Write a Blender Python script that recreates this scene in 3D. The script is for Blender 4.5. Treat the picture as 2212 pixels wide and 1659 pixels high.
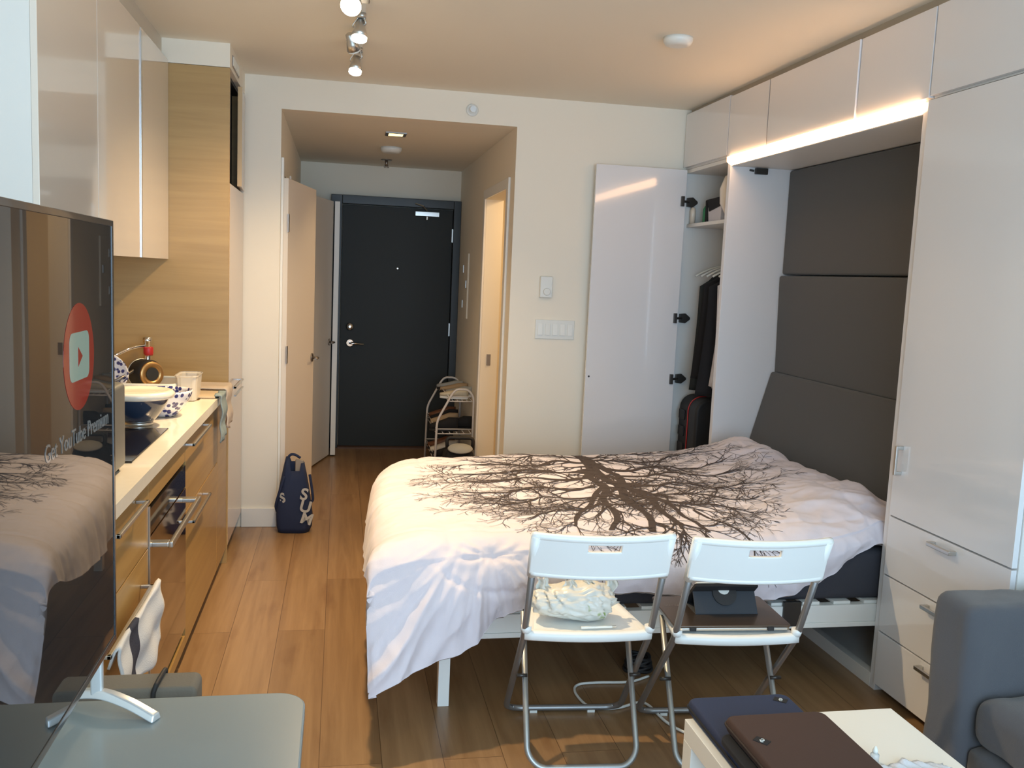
import bpy, bmesh, math, random
from mathutils import Vector, Matrix, noise
PI = math.pi
R = math.radians
random.seed(7)
SC = bpy.context.scene
for o in list(bpy.data.objects): bpy.data.objects.remove(o)
COL = SC.collection

# ------------------------------------------------------------------ camera
cam_d = bpy.data.cameras.new('camera'); cam = bpy.data.objects.new('camera', cam_d); COL.objects.link(cam)
SC.camera = cam
yaw, pitch, roll = 0.19161681, 0.11780398, 0.0439569
fwd = Vector((math.sin(yaw)*math.cos(pitch), math.cos(yaw)*math.cos(pitch), -math.sin(pitch)))
r0 = Vector((math.cos(yaw), -math.sin(yaw), 0)); u0 = r0.cross(fwd)
rt = r0*math.cos(roll) + u0*math.sin(roll); up = -r0*math.sin(roll) + u0*math.cos(roll)
m3 = Matrix((rt, up, -fwd)).transposed()
cam.matrix_world = Matrix.Translation((0, 0, 1.5)) @ m3.to_4x4()
cam_d.sensor_width = 36.0; cam_d.lens = 1944.87/2212*36; cam_d.clip_start = 0.02; cam_d.clip_end = 60

# ------------------------------------------------------------------ world, lights, exposure
SC.view_settings.view_transform = 'Standard'; SC.view_settings.look = 'None'
SC.view_settings.gamma = 1; SC.view_settings.use_curve_mapping = False
SC.view_settings.exposure = 0.12
W = bpy.data.worlds.new('sky'); SC.world = W; W.use_nodes = True
bg = W.node_tree.nodes['Background']; bg.inputs[0].default_value = (.62, .82, 1, 1); bg.inputs[1].default_value = 1.0

def light(kind, name, loc, energy, color, aim=None, **kw):
    d = bpy.data.lights.new(name, kind); d.energy = energy; d.color = color
    for k, v in kw.items(): setattr(d, k, v)
    o = bpy.data.objects.new(name, d); COL.objects.link(o); o.location = loc
    if aim is not None:
        o.rotation_euler = (Vector(aim)-Vector(loc)).to_track_quat('-Z', 'Y').to_euler()
    return o
# daylight standing in the big window behind the camera
light('AREA', 'window_daylight', (0.75, -1.35, 1.45), 108, (.54, .76, 1.0), (0.75, 5, 1.25), shape='RECTANGLE', size=2.9, size_y=1.95)
WARM = (1.0, .715, .40)
light('SPOT', 'track_spot_front', (0.03, 3.50, 2.36), 142, WARM, (0.18, 3.10, 0.0), spot_size=R(98), spot_blend=.55, shadow_soft_size=.03)
light('SPOT', 'track_spot_middle', (0.05, 3.80, 2.36), 34, WARM, (-.25, 4.3, .6), spot_size=R(130), spot_blend=.8, shadow_soft_size=.04)
light('SPOT', 'track_spot_rear', (0.05, 4.35, 2.36), 28, WARM, (-.1, 4.5, .3), spot_size=R(130), spot_blend=.8, shadow_soft_size=.04)
light('POINT', 'track_spot_near', (0.0, 1.9, 2.40), 3, WARM, shadow_soft_size=.05)
light('SPOT', 'hall_downlight', (0.33, 5.90, 2.34), 10, WARM, (0.33, 5.9, 0), spot_size=R(110), spot_blend=.6, shadow_soft_size=.05)
light('AREA', 'bathroom_light', (1.7, 6.0, 2.2), 13, (1, .66, .34), (1.3, 6.0, 0), shape='SQUARE', size=.4)

# ------------------------------------------------------------------ materials
def mat(name, col, rough=.5, metal=0, spec=.5, coat=0, emit=None, es=0, bump=0, bscale=200, trans=0, alpha=1, var=0, vscale=3, sheen=0, sss=0):
    m = bpy.data.materials.new(name); m.use_nodes = True
    nt = m.node_tree; b = nt.nodes['Principled BSDF']; L = nt.links.new
    b.inputs['Base Color'].default_value = (*col, 1); b.inputs['Roughness'].default_value = rough
    b.inputs['Metallic'].default_value = metal; b.inputs['Specular IOR Level'].default_value = spec
    b.inputs['Coat Weight'].default_value = coat; b.inputs['Coat Roughness'].default_value = .04
    b.inputs['Transmission Weight'].default_value = trans; b.inputs['Alpha'].default_value = alpha
    b.inputs['Sheen Weight'].default_value = sheen
    if emit: b.inputs['Emission Color'].default_value = (*emit, 1); b.inputs['Emission Strength'].default_value = es
    tc = nt.nodes.new('ShaderNodeTexCoord')
    if var:
        n = nt.nodes.new('ShaderNodeTexNoise'); n.inputs['Scale'].default_value = vscale; n.inputs['Detail'].default_value = 3
        L(tc.outputs['Object'], n.inputs['Vector'])
        mx = nt.nodes.new('ShaderNodeMix'); mx.data_type = 'RGBA'
        mx.inputs['A'].default_value = (*[c*(1-var) for c in col], 1); mx.inputs['B'].default_value = (*[min(1, c*(1+var)) for c in col], 1)
        L(n.outputs['Fac'], mx.inputs['Factor']); L(mx.outputs['Result'], b.inputs['Base Color'])
    if bump:
        n2 = nt.nodes.new('ShaderNodeTexNoise'); n2.inputs['Scale'].default_value = bscale; n2.inputs['Detail'].default_value = 3
        L(tc.outputs['Object'], n2.inputs['Vector'])
        bp = nt.nodes.new('ShaderNodeBump'); bp.inputs['Strength'].default_value = bump; bp.inputs['Distance'].default_value = .002
        L(n2.outputs['Fac'], bp.inputs['Height']); L(bp.outputs['Normal'], b.inputs['Normal'])
    return m

def wood(name, c1, c2, axis='Y', rough=.35, scale=1.0, coat=0.1, planks=None):
    """grain stretched along one axis; planks = (length, width) draws a plank floor"""
    m = bpy.data.materials.new(name); m.use_nodes = True
    nt = m.node_tree; b = nt.nodes['Principled BSDF']; L = nt.links.new; N = nt.nodes.new
    tc = N('ShaderNodeTexCoord'); mp = N('ShaderNodeMapping'); L(tc.outputs['Object'], mp.inputs['Vector'])
    s = {'X': (1.2, 26, 26), 'Y': (26, 1.2, 26), 'Z': (26, 26, 1.2)}[axis]
    mp.inputs['Scale'].default_value = tuple(v*scale for v in s)
    n = N('ShaderNodeTexNoise'); n.inputs['Scale'].default_value = 1.0; n.inputs['Detail'].default_value = 6; n.inputs['Roughness'].default_value = .62; n.inputs['Distortion'].default_value = .5
    cr = N('ShaderNodeValToRGB'); cr.color_ramp.elements[0].position = .3; cr.color_ramp.elements[1].position = .72
    cr.color_ramp.elements[0].color = (*c1, 1); cr.color_ramp.elements[1].color = (*c2, 1)
    L(n.outputs['Fac'], cr.inputs['Fac'])
    out = cr.outputs['Color']
    if planks:
        br = N('ShaderNodeTexBrick'); m2 = N('ShaderNodeMapping'); m2.inputs['Rotation'].default_value = (0, 0, PI/2)
        m2.inputs['Location'].default_value = (.3, .035, 0)
        L(tc.outputs['Object'], m2.inputs['Vector']); L(m2.outputs['Vector'], br.inputs['Vector'])
        br.inputs['Scale'].default_value = 1; br.inputs['Brick Width'].default_value = planks[0]; br.inputs['Row Height'].default_value = planks[1]
        br.inputs['Mortar Size'].default_value = .0012; br.inputs['Mortar Smooth'].default_value = .3; br.inputs['Bias'].default_value = 0
        br.offset = .37; br.inputs['Color1'].default_value = (0, 0, 0, 1); br.inputs['Color2'].default_value = (1, 1, 1, 1); br.inputs['Mortar'].default_value = (.5, .5, .5, 1)
        # offset the grain per plank
        cm = N('ShaderNodeVectorMath'); cm.operation = 'MULTIPLY_ADD'; cm.inputs[1].default_value = (9, 9, 9)
        L(br.outputs['Color'], cm.inputs[0]); L(mp.outputs['Vector'], cm.inputs[2]); L(cm.outputs[0], n.inputs['Vector'])
        tone = N('ShaderNodeMix'); tone.data_type = 'RGBA'; tone.blend_type = 'MULTIPLY'; tone.inputs['Factor'].default_value = 1
        tr = N('ShaderNodeValToRGB'); tr.color_ramp.elements[0].color = (.80, .77, .72, 1); tr.color_ramp.elements[1].color = (1, 1, 1, 1)
        L(br.outputs['Color'], tr.inputs['Fac']); L(out, tone.inputs['A']); L(tr.outputs['Color'], tone.inputs['B'])
        big = N('ShaderNodeTexNoise'); m3_ = N('ShaderNodeMapping'); m3_.inputs['Scale'].default_value = (7, 1.6, 1)
        L(tc.outputs['Object'], m3_.inputs['Vector']); L(m3_.outputs['Vector'], big.inputs['Vector']); big.inputs['Scale'].default_value = 1.3; big.inputs['Detail'].default_value = 5
        kn = N('ShaderNodeValToRGB'); kn.color_ramp.elements[0].position = .22; kn.color_ramp.elements[0].color = (.62, .5, .4, 1); kn.color_ramp.elements[1].position = .42; kn.color_ramp.elements[1].color = (1, 1, 1, 1)
        L(big.outputs['Fac'], kn.inputs['Fac'])
        t3 = N('ShaderNodeMix'); t3.data_type = 'RGBA'; t3.blend_type = 'MULTIPLY'; t3.inputs['Factor'].default_value = .8
        L(tone.outputs['Result'], t3.inputs['A']); L(kn.outputs['Color'], t3.inputs['B'])
        fin = N('ShaderNodeMix'); fin.data_type = 'RGBA'
        L(br.outputs['Fac'], fin.inputs['Factor']); L(t3.outputs['Result'], fin.inputs['A']); fin.inputs['B'].default_value = (.10, .05, .02, 1)
        out = fin.outputs['Result']
    else:
        L(mp.outputs['Vector'], n.inputs['Vector'])
    L(out, b.inputs['Base Color']); b.inputs['Roughness'].default_value = rough; b.inputs['Coat Weight'].default_value = coat; b.inputs['Coat Roughness'].default_value = .18
    bp = N('ShaderNodeBump'); bp.inputs['Strength'].default_value = .08; bp.inputs['Distance'].default_value = .001
    L(n.outputs['Fac'], bp.inputs['Height']); L(bp.outputs['Normal'], b.inputs['Normal'])
    return m

M = {}
M['wall'] = mat('wall_paint', (.89, .84, .72), .75, bump=.15, bscale=400)
M['ceil'] = mat('ceiling_paint', (.86, .82, .71), .85, bump=.12, bscale=300)
M['trim'] = mat('white_trim', (.86, .85, .80), .4)
M['floor'] = wood('oak_planks', (.26, .150, .070), (.385, .240, .120), 'Y', .34, planks=(1.7, .19), coat=.15)
M['oakH'] = wood('oak_veneer_horizontal', (.40, .255, .098), (.48, .32, .130), 'X', .4, 1.0)
M['oakY'] = wood('oak_veneer_front', (.33, .190, .055), (.43, .26, .085), 'Y', .35, 1.0, coat=.25)
M['oakedge'] = mat('oak_edge', (.66, .46, .24), .45)
M['gloss'] = mat('white_gloss_lacquer', (.82, .82, .83), .12, coat=.6)
M['glossK'] = mat('warm_white_gloss_lacquer', (.82, .76, .68), .10, coat=.8)
M['tallfront'] = mat('taupe_gloss_laminate', (.56, .42, .32), .2, coat=.5)
M['matwhite'] = mat('white_melamine', (.80, .80, .77), .45)
M['quartz'] = mat('cream_quartz', (.86, .80, .68), .2, var=.04, vscale=40, coat=.3)
M['dark'] = mat('black_and_void_shade', (.03, .028, .025), .7)  # near-black: painted shade inside the tall cabinet, and the pan's base disc
M['toekick'] = mat('brown_toe_kick', (.13, .07, .045), .5)
M['blackglass'] = mat('black_glass', (.012, .010, .010), .06, coat=.6)
M['ovenglass'] = mat('oven_glass', (.045, .02, .008), .05, spec=.9, coat=1)
M['steel'] = mat('brushed_steel', (.62, .62, .60), .32, 1)
M['chrome'] = mat('chrome', (.85, .85, .86), .08, 1)
M['pewter'] = mat('pewter', (.33, .30, .27), .35, .9)
M['blackmetal'] = mat('dark_metal', (.07, .065, .06), .35, .6)
M['alum'] = mat('aluminium_profile', (.72, .76, .80), .3, .9)
M['greyfab'] = mat('grey_upholstery', (.085, .088, .086), .95, bump=.5, bscale=900, sheen=.2)
M['sofa'] = mat('slate_sofa_fabric', (.085, .088, .10), .95, bump=.6, bscale=700, sheen=.3)
M['mattress'] = mat('charcoal_mattress', (.045, .045, .055), .9, bump=.4, bscale=300)
M['duvet'] = mat('white_cotton', (.74, .69, .74), .9, bump=.25, bscale=500, sheen=.25)
M['print'] = mat('brown_print', (.060, .045, .042), .9)
M['doorblack'] = mat('dark_door_paint', (.018, .022, .021), .6)
M['frameblack'] = mat('dark_frame_paint', (.035, .042, .046), .4)
M['whiteplastic'] = mat('white_plastic', (.78, .80, .76), .35)
M['chairwhite'] = mat('white_chair_plastic', (.86, .88, .86), .3)
M['greytube'] = mat('grey_painted_tube', (.30, .30, .30), .35, .7)
M['greytube2'] = mat('pale_grey_tube', (.42, .44, .44), .4, .75)
M['led'] = mat('led_diffuser', (1, .9, .8), .4, emit=(1, .56, .28), es=12)
M['bulb'] = mat('lit_bulb', (1, .9, .8), .4, emit=(1, .86, .64), es=22)
M['halllamp'] = mat('hall_lamp_lens', (1, .8, .5), .4, emit=(1, .72, .25), es=3)
M['navy'] = mat('navy_nylon', (.018, .03, .075), .85, bump=.3, bscale=800)
M['black'] = mat('black_fabric', (.012, .012, .014), .9, bump=.3, bscale=500)
M['rubber'] = mat('black_rubber', (.015, .015, .016), .6)
M['grey'] = mat('light_grey_fabric', (.36, .37, .36), .9)
M['silver'] = mat('printed_silver_letters', (.55, .53, .48), .7)
M['red'] = mat('red_plastic', (.55, .03, .03), .4)
M['cream'] = mat('cream_ceramic', (.80, .73, .62), .25, coat=.4)
M['tabletop'] = mat('grey_table_laminate', (.27, .31, .31), .28, coat=.2)
M['lack'] = mat('white_lacquer_table', (.84, .83, .77), .35)
M['peach'] = mat('door_paint', (.82, .74, .64), .5)

# ------------------------------------------------------------------ mesh helpers
LOCAL = set()
def BM(): return bmesh.new()
def bx(bm, x0, x1, y0, y1, z0, z1):
    vs = [bm.verts.new(p) for p in ((x0,y0,z0),(x1,y0,z0),(x1,y1,z0),(x0,y1,z0),(x0,y0,z1),(x1,y0,z1),(x1,y1,z1),(x0,y1,z1))]
    for f in ((0,3,2,1),(4,5,6,7),(0,1,5,4),(1,2,6,5),(2,3,7,6),(3,0,4,7)): bm.faces.new([vs[i] for i in f])
    return bm
def prism(bm, pts, axis, a, b):
    """extrude a 2-D outline along an axis (x: pts=(y,z), y: (x,z), z: (x,y))"""
    def P(p, t): return {'x': (t, p[0], p[1]), 'y': (p[0], t, p[1]), 'z': (p[0], p[1], t)}[axis]
    A = [bm.verts.new(P(p, a)) for p in pts]; B = [bm.verts.new(P(p, b)) for p in pts]
    n = len(pts); bm.faces.new(A); bm.faces.new(B[::-1])
    for i in range(n): bm.faces.new((A[i], B[i], B[(i+1) % n], A[(i+1) % n]))
    return bm
def tube(bm, pts, r, seg=12, cap=True, closed=False):
    pts = [Vector(p) for p in pts]; n = len(pts); rings = []
    prev = None
    for i, p in enumerate(pts):
        if closed: t = (pts[(i+1) % n]-pts[i-1]).normalized()
        else: t = (pts[min(i+1, n-1)]-pts[max(i-1, 0)]).normalized()
        if prev is None:
            a = Vector((0, 0, 1)) if abs(t.z) < .9 else Vector((1, 0, 0)); nx = t.cross(a).normalized()
        else: nx = (prev - t*prev.dot(t)).normalized()
        prev = nx; ny = t.cross(nx); rr = r[i] if isinstance(r, (list, tuple)) else r
        rings.append([bm.verts.new(p + nx*math.cos(2*PI*k/seg)*rr + ny*math.sin(2*PI*k/seg)*rr) for k in range(seg)])
    m = n if closed else n-1
    for i in range(m):
        A, B = rings[i], rings[(i+1) % n]
        for k in range(seg): bm.faces.new((A[k], A[(k+1) % seg], B[(k+1) % seg], B[k])).smooth = True
    if cap and not closed: bm.faces.new(rings[0][::-1]); bm.faces.new(rings[-1])
    return bm
def rnd(pts, rad, n=6):
    """round the corners of a polyline"""
    pts = [Vector(p) for p in pts]; out = [pts[0]]
    for i in range(1, len(pts)-1):
        p, a, b = pts[i], pts[i-1]-pts[i], pts[i+1]-pts[i]
        d = min(rad, a.length*.49, b.length*.49); A = p+a.normalized()*d; B = p+b.normalized()*d
        for k in range(n+1):
            t = k/n; out.append(A*(1-t)**2 + p*2*t*(1-t) + B*t*t)
    out.append(pts[-1]); return out
def spline(pts, n=8):
    pts = [Vector(p) for p in pts]; P = [pts[0]*2-pts[1]]+pts+[pts[-1]*2-pts[-2]]; out = []
    for i in range(1, len(P)-2):
        for k in range(n):
            t = k/n; a, b, c, d = P[i-1:i+3]
            out.append(.5*((2*b)+(c-a)*t+(2*a-5*b+4*c-d)*t*t+(3*b-a-3*c+d)*t**3))
    out.append(pts[-1]); return out
def lathe(bm, prof, c=(0,0,0), seg=28, mtx=None):
    rings = []
    for r, z in prof:
        rings.append([bm.verts.new((r*math.cos(2*PI*k/seg), r*math.sin(2*PI*k/seg), z)) for k in range(seg)])
    for A, B in zip(rings, rings[1:]):
        for k in range(seg): bm.faces.new((A[k], A[(k+1) % seg], B[(k+1) % seg], B[k])).smooth = True
    bm.faces.new(rings[0][::-1]); bm.faces.new(rings[-1])
    T = Matrix.Translation(c) @ (mtx if mtx else Matrix.Identity(4))
    bmesh.ops.transform(bm, matrix=T, verts=[v for rg in rings for v in rg])
    return bm
def rrect(x0, x1, y0, y1, r, n=6):
    o = []
    for cx, cy, a in ((x1-r, y1-r, 0), (x0+r, y1-r, 90), (x0+r, y0+r, 180), (x1-r, y0+r, 270)):
        for k in range(n+1):
            t = R(a+90*k/n); o.append((cx+r*math.cos(t), cy+r*math.sin(t)))
    return o
def grid(bm, f, nu, nv, smooth=True, mi=0):
    V = [[bm.verts.new(f(i/(nu-1), j/(nv-1))) for j in range(nv)] for i in range(nu)]
    for i in range(nu-1):
        for j in range(nv-1):
            fc = bm.faces.new((V[i][j], V[i+1][j], V[i+1][j+1], V[i][j+1])); fc.smooth = smooth; fc.material_index = mi
    return V
def aim_m(d):
    return Vector(d).normalized().to_track_quat('Z', 'Y').to_matrix().to_4x4()
def obj(name, bm, m, parent=None, bevel=0, seg=2, loc=None, solid=0, sub=0, smooth=False, recalc=True):
    if recalc: bmesh.ops.recalc_face_normals(bm, faces=bm.faces)
    me = bpy.data.meshes.new(name); bm.to_mesh(me); bm.free()
    for mm in (m if isinstance(m, (list, tuple)) else [m]): me.materials.append(mm)
    o = bpy.data.objects.new(name, me); COL.objects.link(o)
    if smooth:
        for p in me.polygons: p.use_smooth = True
    if parent is not None:
        o.parent = parent; root = parent
        while root.parent: root = root.parent
        off = Vector(root.location)
        # meshes are written in room coordinates: shift them back by the thing's base point
        if root.name not in LOCAL: me.transform(Matrix.Translation(-off))
    if loc is not None: o.location = loc
    if bevel:
        b = o.modifiers.new('bevel', 'BEVEL'); b.width = bevel; b.segments = seg; b.limit_method = 'ANGLE'; b.angle_limit = R(35)
        for p in me.polygons: p.use_smooth = True
        w = o.modifiers.new('wn', 'WEIGHTED_NORMAL'); w.keep_sharp = True
    if solid:
        s = o.modifiers.new('solid', 'SOLIDIFY'); s.thickness = solid; s.offset = 0
    if sub:
        s = o.modifiers.new('sub', 'SUBSURF'); s.levels = sub; s.render_levels = sub
    return o
def thing(name, label, cat, loc=(0,0,0), rz=0, group=None, room=True):
    o = bpy.data.objects.new(name, None); COL.objects.link(o); o.empty_display_size = .05
    o.location = loc; o.rotation_euler = (0, 0, rz); o['label'] = label; o['category'] = cat
    if not room: LOCAL.add(o.name)
    if group: o['group'] = group
    return o
def tag(o, label, cat, group=None):
    o['label'] = label; o['category'] = cat
    if group: o['group'] = group
    return o
def struct(name, bm, m, parent=None, **kw):
    o = obj(name, bm, m, parent, **kw); o['kind'] = 'structure'; return o
def box(name, m, dims, parent=None, bevel=0, **kw):
    return obj(name, bx(BM(), *dims), m, parent, bevel=bevel, **kw)
def text_bm(s, size, depth=.0006, align='CENTER', bold=0):
    cu = bpy.data.curves.new('t', 'FONT'); cu.body = s; cu.size = size; cu.extrude = depth; cu.align_x = align; cu.align_y = 'CENTER'; cu.offset = bold
    o = bpy.data.objects.new('t', cu); COL.objects.link(o)
    dg = bpy.context.evaluated_depsgraph_get(); me = bpy.data.meshes.new_from_object(o.evaluated_get(dg))
    bm = BM(); bm.from_mesh(me); bpy.data.objects.remove(o); bpy.data.curves.remove(cu); bpy.data.meshes.remove(me)
    return bm

# ------------------------------------------------------------------ the room shell
XL, XR, YB, YF, ZC = -1.18, 2.63, -1.4, 5.27, 2.54
struct('floor', bx(BM(), -1.6, 3.0, YB-.2, 8.2, -.08, 0), M['floor'])
struct('ceiling', bx(BM(), XL-.1, XR+.1, YB-.1, YF, ZC, ZC+.1), M['ceil'])
struct('wall_left', bx(BM(), XL-.1, XL, YB-.1, YF+.1, 0, ZC), M['wall'])
struct('wall_right', bx(BM(), XR, XR+.1, YB-.1, YF+.1, 0, ZC), M['wall'])
bm = BM()   # wall facing the camera with the opening to the hall
bx(bm, XL, -.34, YF, YF+.1, 0, ZC); bx(bm, -.34, .987, YF, YF+.1, 2.368, ZC); bx(bm, .987, XR, YF, YF+.1, 0, ZC)
struct('wall_back', bm, M['wall'])
bm = BM()   # wall with the window behind the camera
bx(bm, XL, -.75, YB-.1, YB, 0, ZC); bx(bm, 2.3, XR, YB-.1, YB, 0, ZC); bx(bm, -.75, 2.3, YB-.1, YB, 2.44, ZC); bx(bm, -.75, 2.3, YB-.1, YB, 0, .42)
struct('wall_rear', bm, M['wall'])
bm = BM()
for x in (-.75, .245, 1.245, 2.25): bx(bm, x, x+.05, YB-.08, YB-.03, .42, 2.44)
for z in (.42, 2.39): bx(bm, -.75, 2.3, YB-.08, YB-.03, z, z+.05)
wf = struct('window_1', bm, M['trim'], bevel=.003)
# hall
bm = BM()
bx(bm, -.44, -.34, 6.12, 6.42, 0, 2.04); bx(bm, -.44, -.34, 7.38, 7.74, 0, 2.04)
bx(bm, -.44, -.34, 5.37, 7.74, 2.04, 2.37)
struct('wall_hall_left', bm, M['wall'])
bm = BM()
bx(bm, .987, 1.107, YF+.1, 5.47, 0, 2.37); bx(bm, .987, 1.107, 6.30, 7.74, 0, 2.37); bx(bm, .987, 1.107, 5.47, 6.30, 2.03, 2.37)
struct('wall_hall_right', bm, M['wall'])
struct('wall_hall_end', bx(BM(), -1.1, 2.3, 7.74, 7.84, 0, 2.5), M['wall'])
struct('ceiling_hall', bx(BM(), -.44, 1.107, YF+.1, 7.74, 2.37, 2.42), M['ceil'])
bm = BM(); bx(bm, -1.12, -1.06, YF+.1, 7.74, 0, 2.3); bx(bm, -1.06, -.44, 6.24, 6.29, 0, 2.3); bx(bm, -1.06, -.44, YF+.1, 5.39, 0, 2.3); bx(bm, -1.1, -.44, YF+.1, 7.74, 2.3, 2.36)
struct('wall_closet', bm, M['wall'])
bm = BM(); bx(bm, 2.3, 2.4, YF+.1, 7.74, 0, 2.4); bx(bm, 1.107, 2.3, YF+.1, 5.42, 0, 2.4); bx(bm, 1.107, 2.3, YF+.1, 7.74, 2.4, 2.45); bx(bm, 1.107, 2.3, 7.2, 7.25, 0, 2.4)
struct('wall_bathroom', bm, mat('bathroom_wall_paint', (.8, .74, .62), .6))
# baseboards and casings
bm = BM(); bx(bm, -.537, -.34, YF-.014, YF, 0, .112); bx(bm, -.34, -.326, YF-.014, YF+.1, 0, .112)
struct('baseboard_pillar', bm, M['trim'], bevel=.003)
struct('baseboard_back', bx(BM(), 1.06, 2.05, YF-.014, YF, 0, .112), M['trim'], bevel=.003)
bm = BM(); bx(bm, -.34, -.325, 5.30, 5.37, 0, 2.11); bx(bm, -.34, -.328, 6.12, 6.18, 0, 2.09)
struct('trim_1', bm, M['trim'], bevel=.003)
bm = BM(); bx(bm, .972, .987, 5.405, 5.47, 0, 2.095); bx(bm, .972, .987, 6.30, 6.36, 0, 2.095); bx(bm, .972, .987, 5.47, 6.30, 2.03, 2.095)
struct('trim_2', bm, M['trim'], bevel=.003)

# entrance door at the end of the hall (with its frame)
bm = BM(); bx(bm, -.09, 0, 7.66, 7.74, 0, 2.115); bx(bm, .925, .987, 7.66, 7.74, 0, 2.115); bx(bm, 0, .925, 7.66, 7.74, 2.045, 2.115)
struct('trim_3', bm, M['frameblack'], bevel=.004)
d1 = struct('door_1', bx(BM(), .004, .921, 7.695, 7.735, .012, 2.04), M['doorblack'], bevel=.003)
bm = BM(); lathe(bm, [(.034, 0), (.034, .008), (.028, .014)], (.086, 7.695, .893), 24, Matrix.Rotation(PI/2, 4, 'X')); tube(bm, rnd([(.086, 7.69, .893), (.086, 7.645, .893), (.20, 7.645, .888)], .015), .009)
struct('door_handle', bm, M['chrome'], d1)
bm = BM(); lathe(bm, [(.034, 0), (.034, .012), (.022, .022), (.008, .026)], (.083, 7.695, 1.03), 24, Matrix.Rotation(PI/2, 4, 'X')); struct('deadbolt', bm, M['chrome'], d1)
bm = BM(); lathe(bm, [(.012, 0), (.012, .004), (.006, .006)], (.468, 7.695, 1.532), 16, Matrix.Rotation(PI/2, 4, 'X')); struct('peephole', bm, M['steel'], d1)
bm = BM(); bx(bm, .60, .80, 7.645, 7.695, 1.975, 2.012); tube(bm, [(.70, 7.66, 2.02), (.66, 7.60, 2.055), (.60, 7.655, 2.075)], .007, 8); lathe(bm, [(.014, 0), (.014, .03)], (.70, 7.66, 1.945), 12)
struct('door_closer', bm, M['steel'], d1, bevel=.003)
for z in (1.826, 1.03, .25): struct('hinge', bx(BM(), .915, .929, 7.684, 7.70, z-.055, z+.055), M['steel'], d1)
struct('threshold', bx(BM(), .0, .925, 7.62, 7.74, 0, .012), M['toekick'], d1)

# ------------------------------------------------------------------ open doors in the hall
def hall_door(hinge, ang, w, h, m, label, hy=.9, lever=1):
    t = thing('interior_door', label, 'door', (hinge[0], hinge[1], 0), ang, room=False)
    obj('door_slab', bx(BM(), 0, w, -.036, 0, .012, h), m, t, bevel=.003)
    bm = BM()
    for s in (-1, 1):
        y = 0 if s > 0 else -.036
        lathe(bm, [(.027, 0), (.027, .008)], (w-.06, y, hy), 20, Matrix.Rotation(-s*PI/2, 4, 'X'))
        tube(bm, rnd([(w-.06, y, hy), (w-.06, y+s*.045, hy), (w-.15, y+s*.048, hy)], .012), .008, 8)
    obj('door_lever', bm, M['pewter'], t)
    for z in (.25, 1.0, 1.75): obj('hinge', bx(BM(), -.01, .012, -.042, -.034, z-.05, z+.05), M['steel'], t)
    return t
hall_door((-.335, 5.33), R(78.6), .685, 2.00, M['peach'], 'beige interior door swung open, nearest the pillar, hiding the closet', .93)
hall_door((-.335, 6.46), R(74.7), .89, 2.03, mat('grey_white_door_paint', (.74, .72, .68), .5), 'greyish white open door with lever, behind the beige door', .93)
t = thing('folding_door', 'narrow pale door leaf beside the black entrance door', 'door', (-.05, 7.30, 0))
obj('door_slab', bx(BM(), -.055, -.018, 7.30, 7.655, .012, 2.03), mat('blue_grey_door_paint', (.62, .63, .62), .45), t, bevel=.003)
obj('edge_strip', bx(BM(), -.056, -.017, 7.292, 7.301, .012, 2.03), M['trim'], t, bevel=.001)
# dark and white clothes glimpsed in the closet
def hanging_cloth(name, x, y, w, z0, z1, m, rz=0, d=.05, seed=1, taper=.35):
    """a garment with shoulders, sleeves close to the body and folds; x,y is the hanger centre; lies along local X"""
    bm = BM(); nz, na = 22, 28; rings = []
    for j in range(nz):
        t = j/(nz-1); z = z1-(z1-z0)*t
        s = min(1, .16+2.2*t**.6) if t < .14 else 1-.12*taper*math.sin(t*3)
        hw = w/2*s; hd = d*(0.55+.45*min(1, t*3))
        ring = []
        for k in range(na):
            a = 2*PI*k/na; f = 1+.16*t*math.sin(5*a+seed)+.10*t*math.sin(9*a+seed*2.3)
            ring.append(bm.verts.new((hw*math.cos(a)*f, hd*math.sin(a)*f, z + .01*math.sin(3*a+seed)*t)))
        rings.append(ring)
    for A, B in zip(rings, rings[1:]):
        for k in range(na): bm.faces.new((A[k], A[(k+1) % na], B[(k+1) % na], B[k])).smooth = True
    bm.faces.new(rings[0][::-1]); bm.faces.new(rings[-1])
    bmesh.ops.transform(bm, matrix=Matrix.Translation((x, y, 0)) @ Matrix.Rotation(rz, 4, 'Z'), verts=bm.verts)
    return bm
o = obj('dark_garment', hanging_cloth('g', -.29, 6.285, .16, .42, 1.12, M['black'], 1.3, .03, 3), mat('dark_grey_knit', (.05, .045, .045), .9)); tag(o, 'dark garment showing between the two open closet doors', 'clothes')
o = obj('white_garment', hanging_cloth('g', -.285, 6.23, .14, .0, .44, M['duvet'], 1.3, .03, 5), M['cream']); tag(o, 'pale cloth bundle on the floor between the open closet doors', 'clothes')

# breaker panel on the right hall wall
t = thing('breaker_panel', 'flush electrical breaker panel on the right hallway wall', 'electrical panel', (.98, 7.17, 1.4))
obj('panel_door', bx(BM(), .974, .987, 7.05, 7.30, 1.16, 1.67), M['wall'], t, bevel=.003)
obj('latch', bx(BM(), .966, .975, 7.09, 7.115, 1.40, 1.46), M['steel'], t, bevel=.002)
for z in (1.27, 1.55): obj('hinge', bx(BM(), .968, .975, 7.275, 7.29, z-.03, z+.03), M['steel'], t, bevel=.001)
o = box('strike_plate', M['pewter'], (1.03, 1.058, 6.296, 6.301, .87, .95)); tag(o, 'small dark metal strike plate on the lit bathroom door jamb', 'strike plate')

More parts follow.
